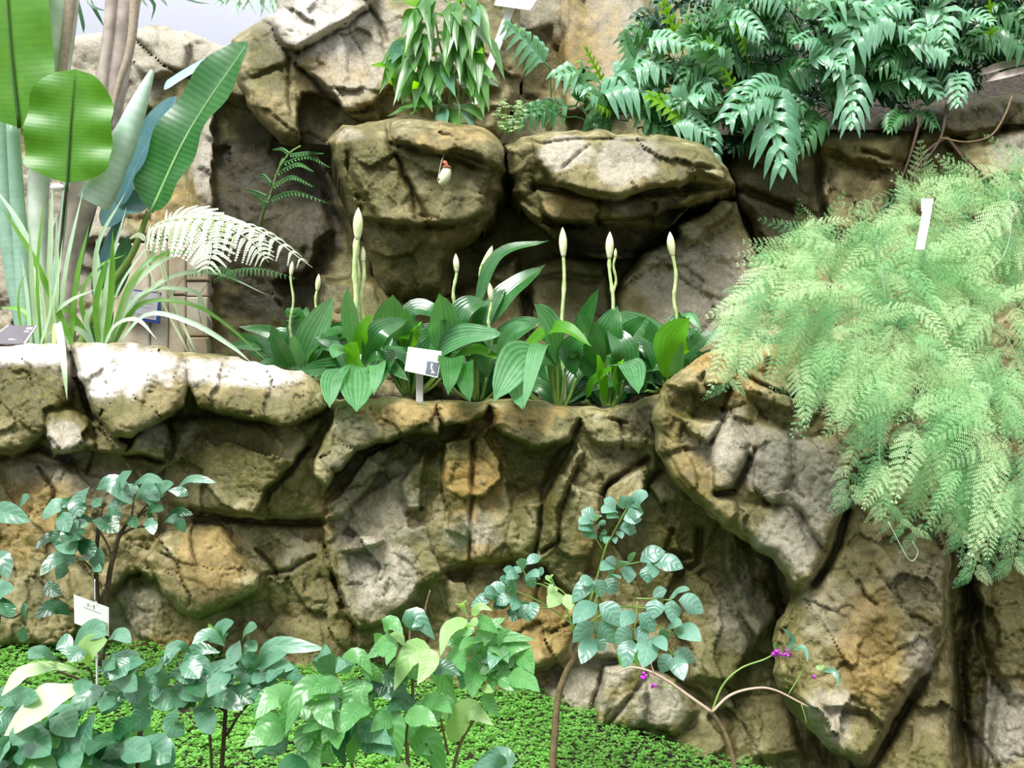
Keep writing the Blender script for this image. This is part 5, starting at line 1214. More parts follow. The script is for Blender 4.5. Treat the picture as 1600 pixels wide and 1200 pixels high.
mb.tube(pts, [r * 4.1 / F for r in (1.5, 4, 6, 7.2, 8, 8.6, 9, 9, 8.7, 8, 7, 6, 5.4, 5.2)], 14)
ptc = mb.build('pitcher', plain_mat('cream_green_pitcher', C(226, 228, 190), 0.35, 20, 0.15), t); ptc['label'] = 'swollen cream pitcher'
mb = MB(); leaf(mb, [P(700, 262, 4.105), P(696, 256, 4.09), P(692, 254, 4.08)], 7 * 4.1 / F, 'ellip', n=8, m=2); mb.tube(curve_pts([P(692, 261, 4.085), P(698, 259, 4.08), P(704, 262, 4.09)], 6), [0.004] * 6, 6)
o = mb.build('pitcher_lid', plain_mat('reddish_lid', C(196, 110, 90), 0.4, 20, 0.2), t)
for x, y in ((728, 58), (668, 24), (712, 150)):
    px_tube(t, D - .1, [(x, y), (x + 6, y + 20, D - .2), (x + 3, y + 46, D - .2)], [0.7, 0.5], M_PETIOLE, 'tendril')

# small clovers on the ledge
def clover_clump(name, label, cx, cy, rx, ry, d, n, mat, size=4.5):
    t = root(name, label, 'plant', cx, cy + ry, d)
    mb = MB(); ms = MB()
    for i in range(n):
        a = rng.uniform(0, 6.28); r = math.sqrt(rng.random()); x, y = cx + rx * r * math.cos(a), cy + ry * r * math.sin(a)
        dd = d + rng.uniform(-.08, .08); p = P(x, y, dd); s = size * d / F * rng.uniform(0.7, 1.2)
        ms.tube([P(cx + (x - cx) * 0.6, cy + ry, d), p], [0.0008, 0.0006], 3, False)
        for k in range(4):
            q = a + k * 1.57; e = p + Vector((math.cos(q), math.sin(q) * 0.6 - 0.1, math.sin(q) * 0.5)) * s
            leaf(mb, [p, (p + e) / 2 + Vector((0, 0, s * .15)), e], s * 0.35, 'obov', up=(0, -0.6, 0.8), n=4, m=1)
    mb.build('leaflets', mat, t); ms.build('stems', M_PETIOLE, t)
    tag(t.children[0], kind='stuff'); tag(t.children[1], kind='stuff')
clover_clump('creeping_herb', 'pale tuft of tiny leaves between the pitcher plant and the ledge', 796, 180, 26, 28, 4.5, 70, M_PALELEAF)
clover_clump('creeping_herb', 'light green trailing tuft at the left end of the ledge', 830, 172, 30, 12, 4.62, 50, M_FERN)
clover_clump('creeping_herb', 'small blurred green tuft beneath the glossy clump by the white fern', 480, 588, 34, 10, 3.95, 60, M_MIDLEAF, 4)
# ------------------------------------------------------------------ polypody ferns of the upper terrace
def poly_plant(label, bx, by, d, fronds):
    t = root('polypody_fern', label, 'fern', bx, by, d, 'lobed ferns along the upper terrace')
    mt = {'g': M_POLY, 'b': M_POLY_B, 'y': M_POLY_Y, 'd': M_POLY_D}
    for fr_ in fronds:
        c, hw, pts = fr_[0], fr_[1], fr_[2:]
        k = len(pts); dt = {'b': -0.16, 'y': -0.12, 'g': -0.05, 'd': 0.12}[c]
        q = [P(p[0], p[1], d + dt - 0.10 * j / (k - 1)) for j, p in enumerate(pts)]
        mb = MB()
        mb.tube(curve_pts([Vector(t.location), (Vector(t.location) + q[0]) / 2 + Vector((0, 0, 0.02)), q[0]], 6), [0.003] * 6, 5, False)
        lobed_frond(mb, q, hw * 1.3 * d / F, (rng.uniform(-.25, .25), -0.8, 0.55), lobes=rng.choice((6, 7, 8)) if hw > 14 else 5, lobe_w=0.155, droop=rng.uniform(0.0, 0.6))
        mb.build('frond', mt[c], t)
    return t
def rand_fronds(n, x0, x1, y0, y1, cols, lo=45, hi=85, bias=0.0):
    out = []
    for i in range(n):
        x, y = rng.uniform(x0, x1), rng.uniform(y0, y1); a = rng.uniform(-2.6, 2.6) * 0.75 + bias; L = rng.uniform(lo, hi)
        # fronds rise from their base, arch over and droop at the tip
        tx, ty = x + math.sin(a) * L, y - math.cos(a) * L * 0.8
        out.append((rng.choice(cols), rng.uniform(22, 34) * L / 70, (x, y), ((x + tx) / 2, (y + ty) / 2 - L * 0.16), (tx, ty + L * 0.12)))
    return out
poly_plant('single silvery lobed frond arching beside the white marker stake', 862, 190, 4.9,
    [('b', 30, (860, 108), (830, 72), (790, 38)), ('g', 26, (900, 165), (850, 170), (788, 196)), ('g', 14, (880, 170), (860, 160), (840, 172))])
poly_plant('lobed ferns with whitish fronds at the near end of the terrace', 925, 196, 4.7,
    [('b', 32, (895, 150), (905, 115), (870, 118)), ('y', 15, (945, 135), (930, 105), (914, 74)), ('b', 24, (1000, 110), (985, 85), (975, 48)), ('b', 34, (940, 130), (1000, 98), (1040, 108)), ('b', 36, (925, 150), (975, 138), (1050, 160)),
     ('g', 26, (960, 190), (935, 190), (906, 238)), ('y', 16, (955, 175), (940, 168), (925, 160))] + rand_fronds(18, 880, 1010, 130, 195, 'gdbd', 40, 75))
poly_plant('bright green fingered ferns spilling over the broad grey ledge', 1050, 205, 4.62,
    [('y', 17, (1075, 100), (1050, 40), (1030, -12)), ('y', 30, (1090, 205), (1060, 175), (1010, 150)), ('b', 26, (1060, 170), (1090, 140), (1110, 130)), ('g', 30, (1060, 180), (1095, 205), (1122, 262)), ('b', 24, (1100, 200), (1105, 215), (1118, 270)),
     ('g', 24, (1050, 110), (1080, 95), (1100, 70)), ('b', 26, (1010, 60), (1040, 60), (1090, 78)), ('g', 30, (1020, 150), (1010, 180), (1045, 210))] + rand_fronds(34, 990, 1130, 50, 205, 'gddbg', 50, 85))
poly_plant('fern tuft with the long pale frond hanging straight down the rock', 1180, 195, 4.55,
    [('b', 44, (1195, 130), (1208, 185), (1222, 268)), ('b', 40, (1200, 150), (1178, 150), (1136, 190)), ('y', 16, (1130, 130), (1115, 90), (1105, 60)), ('y', 16, (1168, 90), (1160, 65), (1148, 36)), ('y', 15, (1160, 180), (1138, 120), (1110, 66)),
     ('g', 30, (1215, 140), (1245, 110), (1270, 112)), ('d', 26, (1180, 190), (1160, 210), (1140, 235))] + rand_fronds(44, 1100, 1250, -10, 195, 'ggbdd', 50, 90))
poly_plant('dense fern tuft with broad bluish fronds above the dark bank', 1310, 175, 4.55,
    [('b', 40, (1395, 30), (1350, 35), (1304, 118)), ('b', 34, (1300, 120), (1330, 140), (1330, 198)), ('g', 34, (1390, 125), (1340, 130), (1296, 138)), ('g', 26, (1290, 180), (1270, 195), (1246, 238)), ('b', 34, (1320, 30), (1290, 0), (1370, 10)),
     ('d', 30, (1340, 120), (1330, 160), (1320, 190))] + rand_fronds(56, 1220, 1400, -30, 160, 'gdbdd', 55, 90) + rand_fronds(16, 1230, 1400, 110, 185, 'dgd', 40, 70))
poly_plant('dark fern tuft with strappy fronds above the cracked bank', 1450, 165, 4.5,
    [('b', 36, (1440, 10), (1470, 20), (1474, 64)), ('b', 22, (1495, 110), (1498, 130), (1494, 165)), ('g', 30, (1440, 60), (1400, 70), (1385, 100)), ('d', 30, (1470, 90), (1450, 110), (1460, 130)), ('g', 18, (1425, 175), (1400, 182), (1388, 204)),
     ('g', 18, (1432, 176), (1445, 178), (1462, 198))] + rand_fronds(48, 1380, 1530, -40, 125, 'gdbdd', 55, 90) + rand_fronds(16, 1390, 1540, 80, 150, 'dgd', 38, 60))
poly_plant('fern tuft at the far end by the dry sheath', 1570, 120, 4.5,
    [('y', 14, (1550, 90), (1548, 40), (1545, -20)), ('g', 30, (1580, 70), (1560, 50), (1520, 60))] + rand_fronds(40, 1500, 1690, -50, 85, 'gddgd', 55, 90))

t = root('dry_sheath', 'pale dry split sheath lying on the mossy bank', 'husk', 1560, 125, 4.42)
px_leaf(t, 4.42, [(1530, 118, 4.40), (1570, 104, 4.40), (1680, 82, 4.4)], 9, M_HUSK, 'lance', 'husk_blade', fold=0.5)
px_leaf(t, 4.42, [(1540, 128, 4.38), (1590, 114, 4.38), (1690, 96, 4.36)], 8, M_HUSK, 'lance', 'husk_blade', fold=0.5)
t = root('vine', 'bare curved vine looping across the mossy rock face', 'vine', 1580, 150, 4.32)
px_tube(t, 4.32, [(1581, 150, 4.33), (1570, 180, 4.26), (1548, 212, 4.2), (1510, 222, 4.18), (1470, 215, 4.22)], [1.7, 1.2], M_BARK, 'runner', 6, 24)
for i, (a, b_, c) in enumerate([((1480, 160), (1470, 215), (1440, 260)), ((1440, 250), (1400, 320), (1370, 350)), ((1478, 215), (1450, 235), (1420, 270)), ((1480, 215), (1520, 265), (1570, 320)), ((1440, 180), (1420, 250), (1400, 300))]):
    t = root('root_strand', ('dark aerial root crossing the bank, uppermost by the vine', 'dark aerial root above the asparagus fern', 'thin dark root slanting below the hanging blue-green frond', 'dark root running down toward the far asparagus fronds', 'dark upright root beside the fingered frond')[i], 'root', a[0], a[1], 4.38)
    px_tube(t, 4.38, [(a[0], a[1], 4.36), (b_[0], b_[1], 4.30), (c[0], c[1], 4.30)], [2.6, 1.6], M_BARK_D, 'strand')

# ------------------------------------------------------------------ asparagus fern on the great boulder
ATS = [frond_template('frond_mesh', m_, 12, 11, w_, dr_, 0.062, 0.013, sd_, 0.06, 'tri', 0.004, 0.30, 58) for m_, w_, dr_, sd_ in
       ((M_ASP, 0.34, 0.45, 1), (M_ASP_P, 0.36, 0.35, 2), (M_ASP_D, 0.34, 0.5, 3), (M_ASP, 0.28, 0.6, 4), (M_ASP_P, 0.30, 0.55, 5))]
ASP_POLY = [(1112, 552), (1140, 480), (1170, 430), (1212, 380), (1260, 355), (1300, 340), (1370, 335), (1400, 300), (1440, 268), (1520, 262), (1620, 250), (1720, 250), (1720, 850), (1600, 830), (1530, 850), (1480, 800), (1420, 800),
            (1370, 770), (1335, 730), (1330, 660), (1300, 620), (1250, 620), (1235, 560), (1200, 548), (1150, 580)]
def asp_inside(x, y): return bool(inside(np.array([x * 1.0]), np.array([y * 1.0]), ASP_POLY)[0])
def asp_plant(label, cx, cy, d, n, xr, yr, lo, hi):
    t = root('asparagus_fern', label, 'fern', cx, cy, d, 'asparagus ferns on the great boulder')
    c = 0; tries = 0
    while c < n and tries < 6000:
        tries += 1
        x, y = rng.uniform(*xr), rng.uniform(*yr)
        if not asp_inside(x, y): continue
        L = rng.uniform(lo, hi)
        ax, ay = x - cx, y - (cy + 20)
        l = math.hypot(ax, ay) + 1e-6
        g_ = 0.9 if ay > -60 else 0.15
        dx, dy = ax / l + rng.uniform(-.6, .6), ay / l * 0.8 + g_ * 0.8 + rng.uniform(-.5, .5)
        if l < 60: dx, dy = rng.uniform(-1, 1), rng.uniform(-0.6, 0.9)
        m_ = math.hypot(dx, dy); dx /= m_; dy /= m_
        bx_, by_ = x - dx * L * 0.5, y - dy * L * 0.5
        rad = min(1.0, l / 260)
        dep = d - 0.30 * math.sqrt(max(0, 1 - (rad) ** 2)) * rng.uniform(0.2, 1.0) - 0.06
        dep = min(dep, 3.06 if y > 470 else 3.3)
        a = P(bx_, by_, dep); e = P(x + dx * L * 0.5, y + dy * L * 0.5, dep - rng.uniform(0.0, 0.10))
        dirv = e - a
        up = Vector((rng.uniform(-.7, .7), -0.9, rng.uniform(-0.2, 1.1)))
        pale = rng.random() < (0.30 if ay < 120 else 0.12)
        me = ATS[1] if pale else (rng.choice(ATS) if ay < 60 else rng.choice((ATS[0], ATS[2], ATS[3], ATS[4])))
        place('frond', me, t, a, dirv.normalized(), up, dirv.length * 1.05, rng.uniform(0.75, 1.15))
        c += 1
    return t
asp_plant('feathery asparagus fern trailing over the boulder beside the bud plants', 1255, 440, 3.12, 99, (1110, 1300), (330, 620), 48, 90)
asp_plant('asparagus fern tuft above the ochre shoulder of the boulder', 1320, 470, 3.10, 99, (1200, 1400), (350, 640), 48, 90)
asp_plant('feathery asparagus fern mound around the white stake label', 1430, 370, 3.15, 99, (1330, 1520), (262, 480), 50, 95)
asp_plant('thick middle of the asparagus fern mound under the stake label', 1450, 480, 3.05, 99, (1340, 1540), (400, 640), 50, 95)
asp_plant('hanging curtain of asparagus fern fronds below the mound', 1430, 560, 2.98, 99, (1300, 1530), (560, 850), 50, 100)
asp_plant('topmost asparagus fern fronds reaching beyond the frame edge', 1600, 360, 3.10, 99, (1490, 1720), (250, 440), 50, 95)
asp_plant('asparagus fern fronds filling the frame edge at mid height', 1600, 500, 3.02, 99, (1480, 1720), (400, 640), 50, 100)
asp_plant('lowest asparagus fern fronds drooping at the frame edge', 1580, 640, 2.95, 90, (1470, 1720), (590, 860), 55, 110)
def strand(label, pts, d, leafy):
    t = root('asparagus_spray', label, 'fern', pts[0][0], pts[0][1], d)
    px_tube(t, d, pts, [0.9, 0.6], M_PETIOLE, 'stem', 5, 26)
    q = curve_pts([P(p[0], p[1], d) for p in pts], 30)
    for i in range(3, 30, 2):
        if leafy and (i % 2):
            tt = (q[i] - q[i - 1]).normalized(); sg = 1 if (i // 2) % 2 else -1
            place('side_frond', ATS[(i * 3) % 5], t, q[i], tt * 0.5 + Vector((sg * 0.8, -0.3, -0.1)), Vector((0, -0.9, 0.4)), leafy * d / F * rng.uniform(0.7, 1.1), 0.9)
strand('bright green asparagus spray hanging alone over the pale boulder face', [(1330, 600), (1338, 680), (1326, 740), (1330, 780)], 2.78, 42)
strand('trailing asparagus spray crossing to the lowest point over the boulder', [(1345, 740), (1372, 775), (1390, 800), (1430, 832)], 2.76, 40)
strand('green asparagus spray hanging over the dark cleft', [(1460, 740), (1480, 790), (1500, 820), (1502, 842)], 2.72, 34)
strand('long asparagus spray ending lowest beside the cleft', [(1560, 780), (1545, 830), (1528, 870), (1520, 896)], 2.72, 42)
strand('long asparagus spray drooping at the frame edge', [(1590, 770), (1592, 820), (1585, 860), (1582, 880)], 2.72, 42)
strand('soft asparagus spray reaching toward the recess wall', [(1190, 470), (1160, 450), (1140, 500), (1128, 560)], 3.3, 40)
strand('lowest soft asparagus spray at the recess wall', [(1215, 500), (1180, 520), (1160, 560), (1135, 600)], 3.25, 38)
for i, pts in enumerate([[(1376, 600), (1378, 650), (1374, 700), (1376, 745)], [(1370, 384), (1378, 430), (1384, 468)], [(1335, 500), (1342, 560), (1346, 600)], [(1575, 300), (1580, 350), (1570, 395), (1540, 430)], [(1560, 500), (1590, 560), (1610, 600)], [(1388, 815), (1420, 874), (1434, 864), (1426, 846)]]):
    t = root('bare_tendril', ('pale bare thread hanging left bare in front of the boulder', 'white bare thread near the stake label', 'bare thread over the ochre top of the boulder', 'pale bare thread looping over the mound near the frame edge', 'bare thread slanting down beside the frame edge', 'hooked bare straw dangling lowest under the fern')[i].replace('left bare ', ''), 'tendril', pts[0][0], pts[0][1], 2.72)
    px_tube(t, 2.72, pts, [0.8, 0.6], M_STRAP, 'thread', 5, 20)

# ------------------------------------------------------------------ ground cover
def clover_carpet():
    mb = MB(); r = random.Random(9)
    V, Fc, U = [], [], []
    n = 0
    for i in range(60000):
        y = r.uniform(1.7, 3.75); x = r.uniform(-0.62 * y, 0.42 * y if y < 3 else 0.30 * y)
        if x > 0.10 * y + 0.0 and r.random() < (x / y - 0.10) * 2.2: continue
        m_ = n1(x * 3, y * 3, 77) if i % 4 == 0 else m_last
        m_last = m_
        if m_ < -0.32 and r.random() < 0.8: continue
        z = ground_zc(x, y) + r.uniform(0.0, 0.03)
        s = r.uniform(0.006, 0.012)
        c = Vector((x, y, z)); a0 = r.uniform(0, 6.28)
        for k in range(3):
            a = a0 + k * 2.1; d1 = Vector((math.cos(a), math.sin(a), r.uniform(0.0, 0.5))) * s; d2 = Vector((-math.sin(a), math.cos(a), 0)) * s * 0.55
            n0 = len(V); V += [c, c + d1 * 0.7 + d2, c + d1 * 1.15, c + d1 * 0.7 - d2]; U += [(0, .5), (.6, 1), (1, .5), (.6, 0)]; Fc.append((n0, n0 + 1, n0 + 2, n0 + 3))
    mb.add(V, Fc, U)
    return mb
_gx = np.linspace(-6, 6, 241); _gy = np.linspace(0.5, 4.3, 77)
_G = np.array([[ground_z(x, y) for x in _gx] for y in _gy])
def ground_zc(x, y):
    fx = (x + 6) / 12 * 240; fy = (y - 0.5) / 3.8 * 76
    i, j = int(fx), int(fy); u, v = fx - i, fy - j
    return (_G[j, i] * (1 - u) + _G[j, i + 1] * u) * (1 - v) + (_G[j + 1, i] * (1 - u) + _G[j + 1, i + 1] * u) * v
M_CLOVER = leaf_mat('clover_carpet', C(132, 184, 94), C(84, 148, 62), 0.5, 'none', 0.35, k=1, bump=0.0)
o = clover_carpet().build('ground_cover', M_CLOVER)
tag(o, 'bright green carpet of tiny clover-like leaves at the wall foot', 'ground cover', kind='stuff')

# ------------------------------------------------------------------ shrubs in front
def shrub(name, label, bx, by, d, stems, leaves, mats, prof='obov', cat='shrub', ser=0.0, arch=0.12, stemmat=None, fill=(), **kw):
    t = root(name, label, cat, bx, by, d)
    for s in stems: px_tube(t, d, s[1], s[0], stemmat or M_BARK_D, 'stem', 7, 5 * len(s[1]))
    leaves = list(leaves)
    for (n_, cx, cy, rx, ry, lo, hi, cols) in fill:
        for i in range(n_):
            a = rng.uniform(0, 6.28); r_ = math.sqrt(rng.random()); x, y = cx + rx * r_ * math.cos(a), cy + ry * r_ * math.sin(a)
            L = rng.uniform(lo, hi); q = rng.uniform(-2.6, 2.6); dx, dy = math.sin(q), 0.35 + 0.65 * abs(math.cos(q))
            leaves.append((rng.choice(cols), L * rng.uniform(0.28, 0.36), (x, y), (x + dx * L * 0.5, y + dy * L * 0.35 - L * 0.1), (x + dx * L * 0.9, y + dy * L * 0.7)))
    for lf in leaves:
        c, hw = lf[0], lf[1]; pts = lf[2:]
        px_leaf(t, d - rng.uniform(0, 0.08), pts, hw * 1.03, mats[c], prof, n=14, m=3, arch=arch * rng.uniform(0.4, 1.6), ser=ser, wave=0.08, cup=0.12, **kw)
    return t
MT = {'w': M_WHITELEAF, 'b': M_BLUELEAF, 'p': M_PALELEAF, 'm': M_MIDLEAF, 'd': M_DARKLEAF, 'g': M_MIDLEAF}
shrub('young_shrub', 'two-stemmed shrub with bluish rounded leaves before the mossy wall', 165, 1010, 3.05,
    [([4.5, 3], [(160, 1040), (152, 940), (150, 870), (158, 795)]), ([5, 3], [(158, 1040), (168, 920), (182, 850), (195, 822)]), ([2.5, 1.5], [(195, 822), (210, 812), (230, 796)]), ([2, 1.5], [(176, 870), (165, 845), (155, 830)]),
     ([2, 1.2], [(190, 835), (210, 825), (235, 822)]), ([2, 1.2], [(158, 800), (140, 790), (118, 795)]), ([1.8, 1.2], [(215, 806), (235, 785), (262, 772)]), ([1.8, 1.2], [(205, 815), (208, 790), (210, 775)]), ([1.8, 1.2], [(152, 900), (135, 880), (125, 875)])],
    [('b', 15, (37, 812), (32, 790), (47, 775)), ('b', 16, (150, 765), (175, 755), (206, 788)), ('b', 15, (140, 760), (122, 785), (126, 808)), ('b', 13, (203, 768), (188, 755), (206, 736)), ('b', 9, (205, 760), (228, 748), (256, 753)), ('b', 11, (198, 755), (205, 765), (208, 775)),
     ('b', 12, (206, 784), (185, 785), (172, 805)), ('b', 15, (208, 786), (228, 765), (245, 794)), ('b', 11, (222, 770), (235, 770), (250, 782)), ('b', 13, (250, 780), (250, 765), (272, 756)), ('b', 9, (262, 766), (280, 768), (294, 774)), ('b', 7, (276, 762), (300, 748), (338, 754)),
     ('b', 17, (112, 795), (90, 790), (66, 812)), ('b', 11, (114, 792), (105, 785), (100, 778)), ('d', 10, (152, 815), (120, 810), (98, 828)), ('b', 13, (140, 820), (122, 822), (105, 848)), ('b', 11, (158, 818), (175, 805), (192, 808)), ('d', 10, (232, 814), (238, 795), (256, 798)),
     ('b', 10, (222, 820), (235, 818), (240, 836)), ('d', 8, (252, 820), (275, 800), (302, 804)), ('b', 10, (256, 816), (275, 812), (290, 832)), ('d', 9, (194, 820), (205, 812), (214, 826)), ('d', 10, (102, 845), (80, 838), (55, 858)), ('b', 10, (118, 870), (105, 862), (126, 854)),
     ('b', 12, (122, 876), (90, 872), (62, 900)), ('b', 14, (122, 876), (104, 880), (88, 906)), ('b', 13, (124, 876), (148, 868), (158, 896)), ('d', 10, (140, 850), (128, 846), (118, 856)), ('b', 9, (145, 780), (150, 785), (158, 790)), ('d', 12, (75, 905), (80, 920), (96, 930)),
     ('d', 13, (112, 962), (85, 948), (54, 966)), ('b', 8, (160, 880), (150, 885), (160, 892))], MT, 'obov', fill=[(8, 120, 820, 60, 30, 35, 50, 'bd')])
shrub('young_shrub', 'few leaved dark shrub partly cut by the frame edge above the clover', 12, 1010, 2.9,
    [([3, 2], [(-10, 1040), (0, 940), (-6, 860)]), ([2, 1.2], [(0, 960), (20, 965), (38, 955)])],
    [('b', 17, (-30, 818), (0, 800), (48, 815)), ('b', 15, (-14, 880), (0, 872), (14, 905)), ('b', 14, (-20, 950), (0, 925), (22, 920)), ('b', 10, (42, 970), (38, 955), (44, 945)), ('b', 9, (38, 978), (36, 990), (34, 1004)), ('d', 12, (0, 930), (10, 950), (20, 965)), ('b', 12, (-12, 905), (-4, 915), (10, 925))], MT, 'obov')
shrub('large_leaved_shrub', 'shrub with one big whitish backlit leaf reaching past the frame corner', 215, 1210, 2.1,
    [([5, 4], [(214, 1240), (217, 1170), (220, 1136)]), ([3, 2], [(220, 1136), (212, 1100), (150, 1072), (90, 1048)]), ([2, 1.4], [(148, 1072), (142, 1050), (137, 1040)]), ([4, 3], [(60, 1260), (90, 1180), (150, 1072)])],
    [('w', 27, (134, 1070, 2.02), (75, 1092, 1.97), (6, 1150, 1.98)), ('w', 14, (88, 1046), (40, 1050), (2, 1088)), ('p', 7, (140, 1052), (80, 1040), (22, 1044)), ('p', 20, (138, 1042), (138, 1015), (168, 1000)), ('b', 13, (150, 1048), (190, 1040), (228, 1034)), ('b', 17, (110, 1015), (140, 985), (168, 992)),
     ('b', 12, (168, 1000), (185, 990), (205, 1005)), ('b', 15, (90, 1030), (65, 1020), (45, 1030)), ('b', 20, (165, 1074), (140, 1085), (106, 1128)), ('b', 19, (200, 1090), (185, 1080), (160, 1118)), ('b', 18, (220, 1085), (200, 1050), (180, 1062)), ('b', 17, (218, 1100), (225, 1070), (232, 1056)),
     ('b', 17, (240, 1110), (225, 1120), (200, 1142)), ('d', 17, (130, 1110), (90, 1130), (64, 1186)), ('b', 18, (120, 1120), (100, 1150), (70, 1196)), ('d', 16, (125, 1130), (150, 1160), (200, 1200)), ('b', 20, (60, 1200), (120, 1170), (180, 1205)), ('d', 18, (30, 1200), (10, 1170), (-20, 1180)),
     ('b', 14, (180, 1020), (170, 1030), (180, 1045)), ('b', 15, (110, 1030), (100, 1005), (88, 1008)), ('d', 16, (215, 1120), (195, 1135), (178, 1158)), ('b', 22, (40, 1160), (20, 1190), (-20, 1230)), ('b', 14, (20, 1110), (40, 1090), (60, 1092)), ('d', 20, (90, 1180), (60, 1200), (50, 1240)),
     ('b', 20, (70, 1150), (40, 1165), (20, 1210)), ('b', 18, (150, 1110), (130, 1150), (120, 1190)), ('m', 20, (20, 1180), (60, 1190), (90, 1230)), ('b', 16, (160, 1020), (150, 1005), (140, 1020))], MT, 'obov', arch=0.10, fill=[(22, 95, 1165, 120, 45, 60, 95, 'bbdm'), (12, 40, 1120, 70, 40, 50, 80, 'bdb'), (10, 160, 1050, 60, 40, 40, 60, 'bb')])
shrub('young_shrub', 'bushy blue-leaved shrub on two thin dark stems above the clover', 345, 1200, 2.35,
    [([4, 3], [(343, 1240), (350, 1150), (354, 1080)]), ([2.5, 2], [(332, 1230), (328, 1150), (322, 1090)]), ([2.5, 1.8], [(354, 1150), (375, 1115), (400, 1090), (440, 1070)]), ([2, 1.5], [(354, 1080), (362, 1040), (360, 1008)]), ([2, 1.5], [(322, 1090), (312, 1065), (300, 1048)]), ([2.5, 2], [(350, 1110), (300, 1080), (255, 1070)])],
    [('b', 14, (350, 1010), (345, 985), (366, 972)), ('b', 12, (352, 1010), (325, 992), (300, 1006)), ('b', 12, (378, 1002), (385, 985), (402, 980)), ('p', 5, (340, 1000), (332, 985), (326, 974)), ('p', 5, (322, 998), (320, 990), (316, 982)), ('b', 13, (300, 1020), (275, 1010), (258, 1040)),
     ('b', 12, (345, 1020), (310, 1015), (285, 1040)), ('b', 13, (318, 1070), (335, 1045), (372, 1042)), ('b', 14, (370, 1050), (385, 1030), (402, 1030)), ('b', 15, (360, 1045), (345, 1060), (325, 1090)), ('b', 18, (300, 1088), (262, 1092), (232, 1100)), ('b', 16, (262, 1080), (250, 1060), (225, 1050)),
     ('b', 16, (310, 1105), (345, 1090), (380, 1110)), ('b', 17, (300, 1105), (320, 1120), (333, 1148)), ('b', 17, (278, 1105), (270, 1130), (285, 1152)), ('b', 14, (240, 1110), (222, 1115), (202, 1140)), ('p', 8, (308, 1105), (318, 1090), (334, 1074)), ('b', 12, (400, 1040), (410, 1035), (450, 1020)),
     ('b', 14, (400, 1045), (425, 1010), (508, 1014)), ('b', 13, (410, 1050), (430, 1040), (460, 1045)), ('b', 14, (400, 1060), (420, 1070), (435, 1090)), ('b', 11, (380, 1020), (390, 1010), (400, 1018)), ('d', 14, (330, 1060), (340, 1070), (370, 1064)), ('b', 14, (238, 1050), (250, 1040), (262, 1028)),
     ('b', 12, (260, 1060), (280, 1050), (300, 1052)), ('b', 15, (250, 1095), (235, 1075), (245, 1060)), ('d', 15, (290, 1110), (295, 1095), (312, 1090)), ('b', 12, (375, 1000), (366, 1020), (360, 1040)), ('b', 12, (430, 1060), (450, 1050), (470, 1060)), ('b', 12, (380, 1060), (400, 1060), (415, 1040)),
     ('b', 12, (240, 1080), (220, 1070), (205, 1080)), ('b', 13, (405, 1052), (395, 1035), (375, 1028))], MT, 'obov', fill=[(16, 330, 1055, 95, 40, 38, 60, 'bbd'), (8, 440, 1060, 50, 30, 38, 55, 'b')])
shrub('serrate_leaved_shrub', 'spreading shrub with drooping toothed green leaves in front of the wall foot', 635, 1210, 2.25,
    [([3.5, 2.5], [(640, 1240), (636, 1150), (645, 1090), (640, 1000)]), ([3, 2], [(640, 1100), (600, 1070), (540, 1068), (505, 1075)]), ([2.2, 1.5], [(640, 1010), (641, 985), (645, 968)]), ([2, 1.4], [(665, 1040), (664, 960), (672, 922)]), ([2, 1.2], [(525, 1070), (525, 1055), (522, 1050)]), ([2.6, 2], [(560, 1240), (540, 1150), (530, 1090)])],
    [('m', 20, (470, 1110), (450, 1120), (442, 1150)), ('m', 21, (525, 1076), (475, 1080), (445, 1150)), ('m', 18, (515, 1090), (505, 1115), (522, 1140)), ('b', 19, (524, 1056), (500, 1020), (518, 1020)), ('b', 16, (530, 1052), (540, 1030), (524, 1052)), ('m', 17, (530, 1048), (560, 1026), (582, 1056)),
     ('m', 19, (555, 1060), (550, 1090), (532, 1122)), ('m', 19, (575, 1064), (565, 1085), (575, 1108)), ('m', 15, (600, 1090), (585, 1060), (572, 1100)), ('m', 20, (575, 1060), (570, 1085), (575, 1110)), ('m', 17, (620, 1000), (600, 1010), (572, 1030)), ('p', 22, (672, 1012), (640, 1025), (615, 1080)),
     ('p', 17, (674, 1014), (668, 1040), (652, 1070)), ('b', 18, (592, 1084), (620, 1080), (648, 1120)), ('m', 17, (600, 985), (612, 975), (630, 990)), ('b', 20, (645, 985), (650, 965), (680, 1000)), ('p', 11, (605, 1005), (622, 996), (632, 1010)), ('m', 14, (590, 1010), (610, 1020), (604, 1040)),
     ('m', 32, (580, 1120), (555, 1140), (548, 1195)), ('m', 30, (582, 1120), (612, 1140), (622, 1192)), ('m', 18, (520, 1140), (500, 1160), (470, 1170)), ('m', 20, (480, 1130), (478, 1160), (490, 1158)), ('m', 18, (530, 1140), (528, 1150), (528, 1172)), ('m', 19, (690, 1120), (660, 1110), (636, 1160)),
     ('m', 26, (650, 1180), (670, 1160), (700, 1230)), ('p', 10, (640, 1200), (625, 1205), (622, 1240)), ('m', 17, (560, 1075), (540, 1085), (510, 1100)), ('d', 18, (600, 1050), (615, 1060), (640, 1060)), ('d', 16, (560, 1130), (530, 1160), (540, 1200)), ('m', 26, (450, 1130), (420, 1140), (395, 1180)),
     ('m', 24, (465, 1100), (430, 1090), (398, 1125)), ('b', 24, (440, 1180), (420, 1150), (400, 1190)), ('d', 20, (480, 1190), (450, 1200), (430, 1240)), ('m', 14, (600, 1010), (590, 1000), (584, 990)), ('m', 13, (470, 1060), (480, 1080), (462, 1090)), ('m', 22, (500, 1130), (485, 1170), (500, 1215))],
    MT, 'ovate', ser=0.03, stemmat=M_BARK, fill=[(16, 500, 1120, 80, 60, 50, 75, 'mmb'), (10, 620, 1080, 70, 60, 45, 65, 'mdm')])
